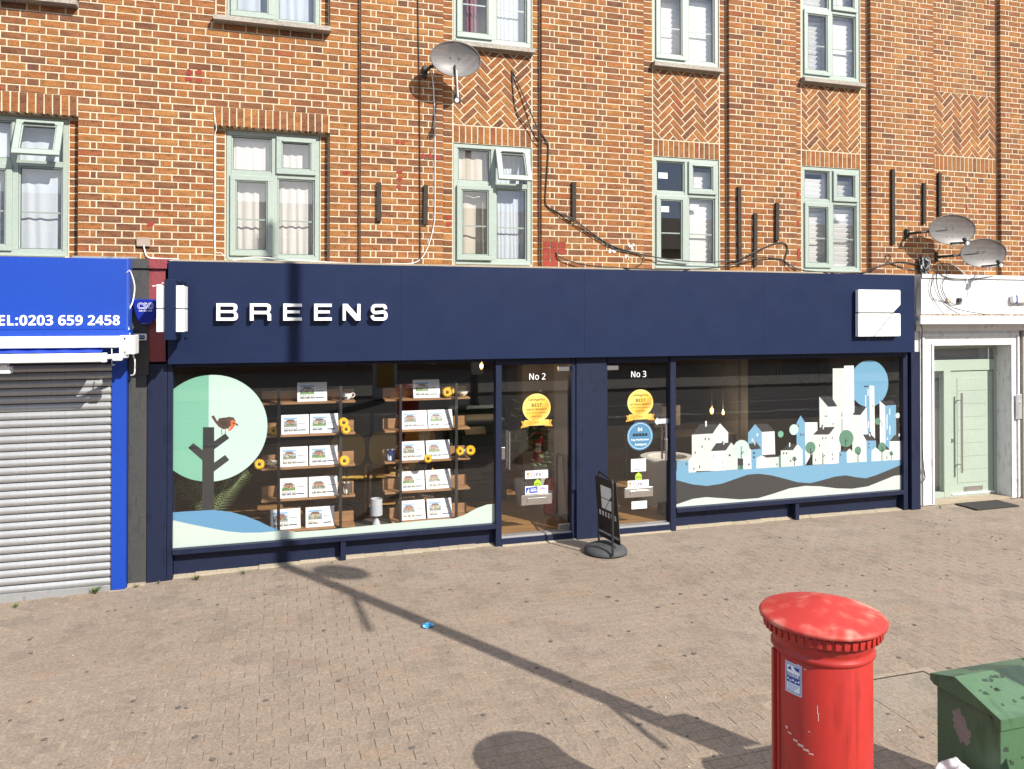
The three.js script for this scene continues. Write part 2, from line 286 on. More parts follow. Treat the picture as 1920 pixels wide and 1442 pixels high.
// smears of red repair paint on the bricks
{
  const red = mat(0.33, 0.035, 0.022, 0.8, { map: T.grimy });
  const blob = (x, y, z, w, h) => { const n = 9, p = []; for (let i = 0; i < n; i++) { const a = i / n * 6.283, q = rr(0.75, 1.1); p.push([x + Math.cos(a) * w / 2 * q, y + Math.sin(a) * h / 2 * q]); } mesh('paint_smear', prism(p, z + 0.0012, z + 0.0032), red, building); };
  const P = ZP + 0.001, Q = ZM + 0.001;
  for (const a of [[1.28, 4.64, P, .055, .05], [1.345, 4.64, P, .05, .05], [1.305, 4.30, P, .07, .05], [1.31, 4.22, P, .06, .06], [1.30, 4.13, P, .06, .05], [1.58, 4.50, P, .06, .06], [1.66, 4.50, P, .05, .06], [1.75, 4.49, P, .07, .06], [0.71, 4.27, Q, .075, .05], [-0.93, 5.25, Q, .06, .07], [-0.83, 5.26, Q, .06, .07], [-0.94, 5.18, Q, .07, .05], [-0.83, 5.17, Q, .06, .06], [-1.30, 3.62, Q, .07, .05], [1.89, 3.81, Q, .07, .06], [1.89, 3.73, Q, .08, .06], [9.58, 4.52, Q, .03, .08], [9.58, 4.24, Q, .03, .08], [9.60, 4.0, Q, .05, .06], [6.69, 4.3, Q, .05, .07], [6.69, 3.9, Q, .05, .07], [6.70, 3.5, Q, .05, .16]]) blob(...a);
  for (let i = 0; i < 3; i++) for (let j = 0; j < 4; j++) if (i < 2 || j > 1) mesh('paint_smear', bx(3.035 + i * 0.1, 3.125 + i * 0.1, 3.26 + j * 0.0757, 3.325 + j * 0.0757, ZP + 0.001, ZP + 0.004), red, building);
}
{ // bird droppings
  const wd = mat(0.78, 0.78, 0.76, 0.9), P = ZP + 0.0015; for (const [x, y, k] of [[3.99, 3.50, 1], [4.20, 3.53, .7], [4.14, 3.40, .6], [3.92, 3.47, .5], [4.33, 3.44, .5]]) for (let i = 0; i < 5; i++) { const n = 8, p = [], cx = x + rr(-.05, .05) * k, cy = y + rr(-.05, .03) * k, r = rr(.008, .028) * k; for (let j = 0; j < n; j++) { const a = j / n * 6.283; p.push([cx + Math.cos(a) * r * rr(.5, 1.2), cy + Math.sin(a) * r * rr(.6, 1.8)]); } mesh('dropping', prism(p, P, P + 0.002), wd, building); }
}
// sills
for (const [a, b, z] of [[-3.205, -1.985, -0.15], [-0.685, 0.535, -0.15], [1.928, 2.93, -0.17], [4.515, 5.505, -0.17], [6.74, 7.73, -0.17]]) mesh('window_sill', prismX([[z, 5.815], [z, 5.865], [ZR, 5.898], [ZR, 5.815]], a, b), M.concrete, building);
mesh('ledge', bx(-1.06, 8.36, 3.21, 3.236, -0.34, 0.02), M.skim, building);
mesh('ledge', bx(-2.02, -1.42, 3.205, 3.268, -0.30, -0.215), M.galv, building);
// ---------------------------------------------------------------- windows, rooms behind them, curtains and shutters
const cream = mat(0.70, 0.67, 0.60, 0.9);
{
  const L = [];
  for (const y of [2.93, 5.56]) L.push(bx(WALL_L, WALL_R, y, y + 0.1, -6.29, ZR - 0.132));
  mesh('floor_slab', L, cream, building);
  const P = []; for (const y of [3.031, 5.661]) for (const x of [-5.9, -1.35, 1.3, 3.65, 6.1, 8.4, 13.4]) P.push(bx(x, x + 0.1, y, y < 4 ? 5.559 : WALL_T - 0.165, -6.29, ZR - 0.133));
  mesh('partition', P, cream, building);
  const B = []; for (const y of [3.031, 5.661]) B.push(bx(WALL_L + 0.2, 13.39, y, y < 4 ? 5.559 : WALL_T - 0.165, -3.6, -3.5)); mesh('room_back_wall', B, cream, building);
}
const bar4 = (x0, x1, y0, y1, z0, z1, w) => [bx(x0, x1, y0, y0 + w, z0, z1, 0.006), bx(x0, x1, y1 - w, y1, z0, z1, 0.006), bx(x0, x0 + w, y0 + w - 0.002, y1 - w + 0.002, z0, z1, 0.006), bx(x1 - w, x1, y0 + w - 0.002, y1 - w + 0.002, z0, z1, 0.006)];
const bead = mat(0.05, 0.055, 0.05, 0.6);
function uwindow(x0, x1, y0, y1, zf, o = {}) {
  const w = grp('window', building), F = 0.05, d = 0.07, xm = x0 + (x1 - x0) * 0.51, yt = y0 + (y1 - y0) * 0.665, zb = zf - d;
  mesh('frame', [...bar4(x0, x1, y0, y1, zb, zf, F), bx(xm - 0.03, xm + 0.03, y0 + F, y1 - F, zb + 0.002, zf - 0.002, 0.005), bx(x0 + F, xm - 0.03, yt - 0.03, yt + 0.03, zb + 0.003, zf - 0.003, 0.005), bx(xm + 0.03, x1 - F, yt - 0.03, yt + 0.03, zb + 0.003, zf - 0.003, 0.005), bx(x0 + 0.02, x1 - 0.02, y0 - 0.012, y0 + 0.012, zf - 0.03, zf + 0.022, 0.004)], M.sage, w);
  const pane = (a, b, c, e, z) => { const g = new THREE.PlaneGeometry(b - a, e - c); g.translate((a + b) / 2, (c + e) / 2, z); return g; };
  const gasket = (a, b, c, e, z) => [bx(a, b, c, c + 0.007, z - 0.006, z + 0.006), bx(a, b, e - 0.007, e, z - 0.006, z + 0.006), bx(a, a + 0.007, c + 0.007, e - 0.007, z - 0.006, z + 0.006), bx(b - 0.007, b, c + 0.007, e - 0.007, z - 0.006, z + 0.006)];
  const light = (name, a, b, c, e, sash, open, barY) => {
    let f = [], ps = 0.012; const zs = zf - 0.02;
    let g, k, bars = null;
    if (sash) {
      const s = 0.055, q = zf + 0.024; f = bar4(a - 0.012, b + 0.012, c - 0.012, e + 0.012, zf - 0.012, q, s);
      const A = a + s - 0.012, B = b - s + 0.012, C = c + s - 0.012, E = e - s + 0.012;
      f.push(...bar4(A, B, C, E, zf - 0.012, q - 0.012, 0.014));
      g = pane(A + 0.01, B - 0.01, C + 0.01, E - 0.01, zf - 0.004); k = gasket(A + 0.013, B - 0.013, C + 0.013, E - 0.013, zf - 0.001);
      if (barY) bars = bx(A + 0.01, B - 0.01, barY - 0.008, barY + 0.008, zf - 0.012, zf - 0.006);
    } else {
      f = bar4(a, b, c, e, zf - 0.045, zf - 0.018, 0.016);
      g = pane(a + 0.01, b - 0.01, c + 0.01, e - 0.01, zf - 0.035); k = gasket(a + 0.015, b - 0.015, c + 0.015, e - 0.015, zf - 0.032);
      if (barY) bars = bx(a + 0.014, b - 0.014, barY - 0.008, barY + 0.008, zf - 0.043, zf - 0.037);
    }
    let vent = null; if (sash && !barY) vent = bx(a + 0.06, b - 0.06, e - 0.045, e - 0.028, zf + 0.022, zf + 0.036, 0.004);
    const all = [...f, ...k, g]; if (bars) all.push(bars); if (vent) all.push(vent);
    if (open) for (const m of all) { if (sash === 'top') { m.translate(0, -e, -zf); m.rotateX(-open); m.translate(0, e, zf + 0.01); } else { m.translate(-a, 0, -zf); m.rotateY(-open); m.translate(a, 0, zf + 0.01); } }
    mesh(sash ? 'sash' : 'bead', f, M.sage, w); mesh('gasket', k, bead, w); mesh('pane', g, M.glass, w);
    if (bars) mesh('glazing_bar', bars, M.sage, w); if (vent) mesh('trickle_vent', vent, open ? M.black : M.sage, w);
  };
  const yb = y0 + (yt - y0) * 0.47;
  light('tl', x0 + F, xm - 0.03, yt + 0.03, y1 - F, false);
  light('tr', xm + 0.03, x1 - F, yt + 0.03, y1 - F, 'top', o.top || 0);
  light('bl', x0 + F, xm - 0.03, y0 + F, yt - 0.03, 'side', o.side || 0, yb);
  light('br', xm + 0.03, x1 - F, y0 + F, yt - 0.03, false, 0, yb);
  return w;
}
const WOPT = [{ top: 0.42 }, {}, { top: 0.36, side: 0.05 }, {}, {}];
WIN.forEach(([a, b, rec], i) => { const z = rec ? ZR - 0.012 : ZM - 0.016; uwindow(a + 0.004, b - 0.004, Y0, Y1 - 0.003, z, WOPT[i]); uwindow(a + 0.004, b - 0.004, U0 + 0.002, U1 - 0.003, z, {}); });

function drape(x0, x1, y0, y1, z, folds, amp, ph = 0, flare = 0) {
  const g = new THREE.PlaneGeometry(1, 1, folds * 10, 14), p = g.attributes.position;
  for (let i = 0; i < p.count; i++) {
    const u = p.getX(i) + 0.5, v = p.getY(i) + 0.5, k = 0.55 + 0.45 * (1 - v), n = 0.35 * Math.sin(u * 17 + v * 3 + ph);
    p.setXYZ(i, x0 + (x1 - x0) * u + flare * (1 - v) * (u - 0.5), y0 + (y1 - y0) * v, z + amp * k * Math.sin((u + n * 0.06) * folds * 6.283 + ph));
  }
  g.computeVertexNormals(); return g;
}
const net = mat(0.80, 0.78, 0.74, 0.95, { transmission: 0.35, thickness: 0 }), netBlue = mat(0.70, 0.76, 0.82, 0.95, { transmission: 0.35, thickness: 0 }), creamCloth = mat(0.72, 0.63, 0.48, 0.95), taupe = mat(0.50, 0.46, 0.39, 0.95), plum = mat(0.22, 0.09, 0.12, 0.9);
const CG = 'curtains behind the upper windows';
const cur = (l, m, ...a) => solo('curtain', l, 'curtain', drape(...a), m, CG);
cur('grey net curtain behind the leftmost window with the open top sash', netBlue, -3.05, -2.12, 3.3, 4.66, -0.475, 7, 0.007, 0.4);
cur('cream curtain with deep folds in left half of the window above the shop name', net, -0.54, -0.08, 3.3, 4.60, -0.475, 5, 0.009, 1.3);
cur('cream curtain with deep folds in right half of the window above the shop name', net, -0.04, 0.40, 3.3, 4.60, -0.475, 5, 0.009, 2.6);
cur('taupe curtain hanging askew in left half of the window beside the single satellite dish', taupe, 1.99, 2.38, 3.3, 4.62, -0.40, 3, 0.012, 0.2, 0.2);
cur('white net curtain in right half of the window beside the single satellite dish', netBlue, 2.42, 2.89, 3.3, 4.62, -0.40, 9, 0.005, 0.9);
cur('bluish net curtain in upper storey window at top left above the concrete sill', netBlue, -0.475, 0.40, 5.95, 7.2, -0.475, 8, 0.006, 0.3);
cur('bluish net curtain in upper storey window above the single satellite dish', netBlue, 2.45, 2.89, 5.95, 7.2, -0.40, 8, 0.005, 0.5);
cur('dark plum curtain gathered in upper storey window above the single satellite dish', plum, 2.13, 2.27, 5.95, 7.2, -0.39, 3, 0.016, 0.5);
cur('grey net curtain in upper storey window at the top left corner', netBlue, -3.05, -2.12, 5.95, 7.2, -0.475, 7, 0.006, 1.4);
const shutterWhite = mat(0.78, 0.78, 0.77, 0.5);
function shutter(label, x0, x1, y0, y1, z, tilt) {
  const t = thing('plantation_shutter', label, 'shutter', 'white louvred shutters inside the windows');
  mesh('frame', [bx(x0, x1, y0, y0 + 0.05, z - 0.03, z), bx(x0, x1, y1 - 0.05, y1, z - 0.03, z), bx(x0, x0 + 0.045, y0 + 0.05, y1 - 0.05, z - 0.03, z), bx(x1 - 0.045, x1, y0 + 0.05, y1 - 0.05, z - 0.03, z)], shutterWhite, t);
  const n = Math.floor((y1 - y0 - 0.11) / 0.066), g = new RoundedBoxGeometry(x1 - x0 - 0.094, 0.068, 0.009, 1, 0.003);
  for (let i = 0; i < n; i++) { const m = mesh('louvre', g, shutterWhite, t); m.position.set((x0 + x1) / 2, y0 + 0.085 + i * 0.066, z - 0.015); m.rotation.x = tilt; }
  return t;
}
shutter('white louvred shutter in right half of the window with taped paper notes', 5.03, 5.46, 3.3, 4.66, -0.375, 0.30);
shutter('white louvred shutter in left half of the window nearest the white doorway', 6.78, 7.22, 3.3, 4.66, -0.375, 0.42);
shutter('white louvred shutter in right half of the window nearest the white doorway', 7.24, 7.69, 3.3, 4.66, -0.375, 0.5);
shutter('white louvred shutter in left half of upper window above the middle herringbone panel', 4.56, 5.00, 5.93, 7.28, -0.375, 0.35);
shutter('white louvred shutter in right half of upper window above the middle herringbone panel', 5.02, 5.46, 5.93, 7.28, -0.375, 0.25);
shutter('white louvred shutter in left half of upper window at the top right', 6.78, 7.22, 5.93, 7.28, -0.375, 0.5);
shutter('white louvred shutter in right half of upper window at the top right', 7.24, 7.69, 5.93, 7.28, -0.375, 0.30);
const paper = mat(0.82, 0.82, 0.80, 0.7);
[[4.64, 4.42, 'white paper note taped in the top left pane of the middle window'], [4.66, 3.99, 'white paper note taped in the tall left pane of the middle window'], [5.09, 4.03, 'white paper note taped in the tall right pane of the middle window'], [7.36, 3.98, 'white paper note taped in the tall right pane of the window by the doorway']].forEach(([x, y, l]) => solo('paper_note', l, 'paper', bx(x, x + 0.13, y, y + 0.075, ZM - 0.064, ZM - 0.062), paper, 'paper notes taped inside the windows'));
// ---------------------------------------------------------------- the estate agent's shopfront
const font = await new FontLoader().loadAsync('fonts/droid/droid_sans_bold.typeface.json');
const fontR = await new FontLoader().loadAsync('fonts/droid/droid_sans_regular.typeface.json');
function text(s, size, depth, f = font) { const g = new TextGeometry(s, { font: f, size, depth, curveSegments: 6, bevelEnabled: false }); g.computeBoundingBox(); return g; }
const shop = thing('estate_agent_shopfront', 'navy estate agent shopfront with white letters and two large display windows', 'shopfront');
const ZF = 0.10;
function canvasTex(w, h, fn, opts = {}) { const c = document.createElement('canvas'); c.width = w; c.height = h; const x = c.getContext('2d'); fn(x, w, h); const t = new THREE.CanvasTexture(c); t.colorSpace = THREE.SRGBColorSpace; t.generateMipmaps = true; t.minFilter = THREE.LinearMipmapLinearFilter; return t; }
function plate(x0, x1, y0, y1, z) { const g = new THREE.PlaneGeometry(x1 - x0, y1 - y0); g.translate((x0 + x1) / 2, (y0 + y1) / 2, z); return g; }
{ // fascia: three long panels with fine joints, a soffit behind the lower edge
  const fascia = grp('fascia', shop);
  for (const [a, b] of [[-1.081, 1.2806], [1.2812, 3.4492], [3.4498, 5.9038], [5.9044, 8.279]]) mesh('fascia_panel', bx(a, b, 2.166, 3.212, -0.09, ZF, 0.0012), M.navy, fascia);
  mesh('soffit', bx(-1.05, 8.25, 2.173, 2.30, -0.22, -0.0905), M.navyFrame, fascia);
  // letters
  const z0 = ZF + 0.001, z1 = ZF + 0.07, yb = 2.605, yt = 2.784, s = 0.036, white = M.white;
  const put = (n, g) => mesh('letter_' + n, g, white, fascia);
  const letterShape = (fn) => { const sh = new THREE.Shape(); const holes = fn(sh); (holes || []).forEach((h) => sh.holes.push(h)); const g = new THREE.ExtrudeGeometry(sh, { depth: z1 - z0 - 0.004, bevelEnabled: true, bevelSize: 0.002, bevelThickness: 0.002, bevelOffset: -0.002, bevelSegments: 1, curveSegments: 10 }); g.translate(0, 0, z0 + 0.002); return g; };
  const H = yt - yb, m = yb + H * 0.52;
  const rrect = (p, x0, y0, x1, y1, r, first = true) => { p.moveTo(x0, y0); p.lineTo(x1 - r, y0); p.quadraticCurveTo(x1, y0, x1, y0 + r); p.lineTo(x1, y1 - r); p.quadraticCurveTo(x1, y1, x1 - r, y1); p.lineTo(x0, y1); p.closePath(); return p; };
  { const a = -0.619, b = -0.411; put('b', letterShape((q) => { q.moveTo(a, yb); q.lineTo(b - 0.05, yb); q.quadraticCurveTo(b, yb, b, yb + 0.045); q.quadraticCurveTo(b, m - 0.012, b - 0.028, m - 0.002); q.quadraticCurveTo(b - 0.006, m + 0.008, b - 0.006, yt - 0.04); q.quadraticCurveTo(b - 0.006, yt, b - 0.052, yt); q.lineTo(a, yt); q.closePath(); return [rrect(new THREE.Path(), a + s, yb + 0.032, b - s, m - 0.014, 0.02), rrect(new THREE.Path(), a + s, m + 0.014, b - s - 0.004, yt - 0.032, 0.02)]; })); }
  { const a = -0.294, b = -0.084; put('r', letterShape((q) => { q.moveTo(a, yb); q.lineTo(a + s, yb); q.lineTo(a + s, m - 0.026); q.lineTo(b - 0.055, m - 0.026); q.quadraticCurveTo(b - s, m - 0.026, b - s, m - 0.05); q.lineTo(b - s, yb); q.lineTo(b, yb); q.lineTo(b, m - 0.04); q.quadraticCurveTo(b, m - 0.016, b - 0.024, m - 0.006); q.quadraticCurveTo(b - 0.002, m + 0.006, b - 0.002, yt - 0.042); q.quadraticCurveTo(b - 0.002, yt, b - 0.05, yt); q.lineTo(a, yt); q.closePath(); return [rrect(new THREE.Path(), a + s, m + 0.008, b - s, yt - 0.032, 0.02)]; })); }
  for (const [a, b] of [[0.0365, 0.225], [0.350, 0.5325]]) put('e', prism([[a, yb], [b, yb], [b, yb + 0.033], [a + s, yb + 0.033], [a + s, m - 0.016], [b - 0.02, m - 0.016], [b - 0.02, m + 0.014], [a + s, m + 0.014], [a + s, yt - 0.033], [b, yt - 0.033], [b, yt], [a, yt]], z0, z1, 0.002));
  { const a = 0.647, b = 0.834; put('n', prism([[a, yb], [a + 0.032, yb], [a + 0.032, yt - 0.06], [b - 0.05, yb], [b, yb], [b, yt], [b - 0.032, yt], [b - 0.032, yb + 0.06], [a + 0.05, yt], [a, yt]], z0, z1, 0.002)); }
  { // S as a swept ribbon
    const a = 0.938, b = 1.126, c = s / 2 - 0.001, P = []; const arc = (cx, cy, rx, ry, t0, t1) => { for (let i = 0; i <= 9; i++) { const t = (t0 + (t1 - t0) * i / 9) * Math.PI / 180; P.push([cx + rx * Math.cos(t), cy + ry * Math.sin(t)]); } };
    const r = (H / 2 - c) / 2 + 0.002; const x0 = a + c + 0.032, x1 = b - c - 0.032, yu = yt - c - r, yl = yb + c + r;
    P.push([b - c - 0.004, yt - 0.055]); arc(x1, yu, 0.026, r, 40, 90); arc(x0 + 0.008, yu, 0.032, r, 90, 270); arc(x1, yl, 0.032, r, 90, -90); arc(x0, yl, 0.026, r, 270, 220); P.push([a + c + 0.002, yb + 0.055]);
    const Lf = [], Rt = []; P.forEach((p, i) => { const q0 = P[Math.max(0, i - 1)], q1 = P[Math.min(P.length - 1, i + 1)], l = Math.hypot(q1[0] - q0[0], q1[1] - q0[1]) || 1, nx = -(q1[1] - q0[1]) / l, ny = (q1[0] - q0[0]) / l; Lf.push([p[0] + nx * c, p[1] + ny * c]); Rt.push([p[0] - nx * c, p[1] - ny * c]); });
    put('s', prism([...Lf, ...Rt.reverse()], z0, z1));
  }
  // the emblem: two white panels with a corner cut away and a fine diagonal groove
  const E = ZF + 0.078;
  mesh('emblem_panel', prism([[7.290, 2.705], [7.849, 2.705], [7.969, 2.808], [7.969, 2.993], [7.957, 3.005], [7.290, 3.005]], ZF + 0.022, E, 0.003), M.white, fascia);
  mesh('emblem_panel', prism([[7.286, 2.387], [7.524, 2.387], [7.829, 2.690], [7.286, 2.690]], ZF + 0.022, E, 0.003), M.white, fascia);
  mesh('emblem_panel', prism([[7.546, 2.387], [7.960, 2.387], [7.969, 2.397], [7.969, 2.677], [7.957, 2.690], [7.852, 2.690]], ZF + 0.022, E, 0.003), M.white, fascia);
  mesh('emblem_mount', bx(7.323, 7.932, 2.417, 2.965, ZF - 0.001, ZF + 0.021), M.black, fascia);
}
// frame members
const fr = (n, ...a) => mesh(n, bx(...a, 0.003), M.navyFrame, shop);
fr('pilaster', -1.285, -1.10, -0.12, 2.165, -0.25, 0.0); fr('pilaster', -1.097, -1.046, -0.12, 2.165, -0.25, -0.004);
fr('pilaster', 8.305, 8.458, 0, 2.165, -0.25, 0.01); fr('pilaster', 8.19, 8.262, 0, 2.165, -0.25, -0.012);
fr('pillar', 3.385, 3.768, 0, 2.165, -0.30, 0.004);
fr('mullion', 2.392, 2.462, 0, 2.165, -0.11, 0.0); fr('mullion', 3.328, 3.378, 0.085, 2.165, -0.11, -0.008); fr('mullion', 4.632, 4.708, 0, 2.165, -0.11, 0.0); fr('mullion', 3.772, 3.80, 0.085, 2.165, -0.11, -0.03);
fr('head_rail', -1.04, 2.39, 2.125, 2.165, -0.10, -0.015); fr('head_rail', 4.71, 8.188, 2.105, 2.165, -0.10, -0.015); fr('head_rail', 2.464, 3.326, 2.085, 2.164, -0.10, -0.02); fr('head_rail', 3.802, 4.63, 2.085, 2.164, -0.10, -0.02);
fr('sill', -1.044, 2.391, 0.208, 0.262, -0.12, 0.015); fr('sill', 4.71, 8.189, 0.222, 0.278, -0.12, 0.015);
for (const [a, b] of [[-1.044, 0.64], [0.702, 2.391]]) fr('stall_riser', a, b, -0.08, 0.206, -0.16, -0.10);
fr('riser_post', 0.642, 0.70, 0.0, 0.207, -0.12, -0.002);
for (const [a, b] of [[4.71, 6.44], [6.502, 8.189]]) fr('stall_riser', a, b, -0.02, 0.22, -0.16, -0.10);
fr('riser_post', 6.442, 6.50, 0.0, 0.221, -0.12, -0.002);
fr('threshold', 2.464, 3.384, 0.0, 0.083, -0.14, -0.005); fr('threshold', 3.769, 4.631, 0.0, 0.083, -0.14, -0.005);
mesh('threshold_strip', bx(2.466, 3.327, 0.0835, 0.104, -0.13, -0.02), M.alu, shop); mesh('threshold_strip', bx(3.80, 4.631, 0.0835, 0.104, -0.13, -0.02), M.alu, shop);
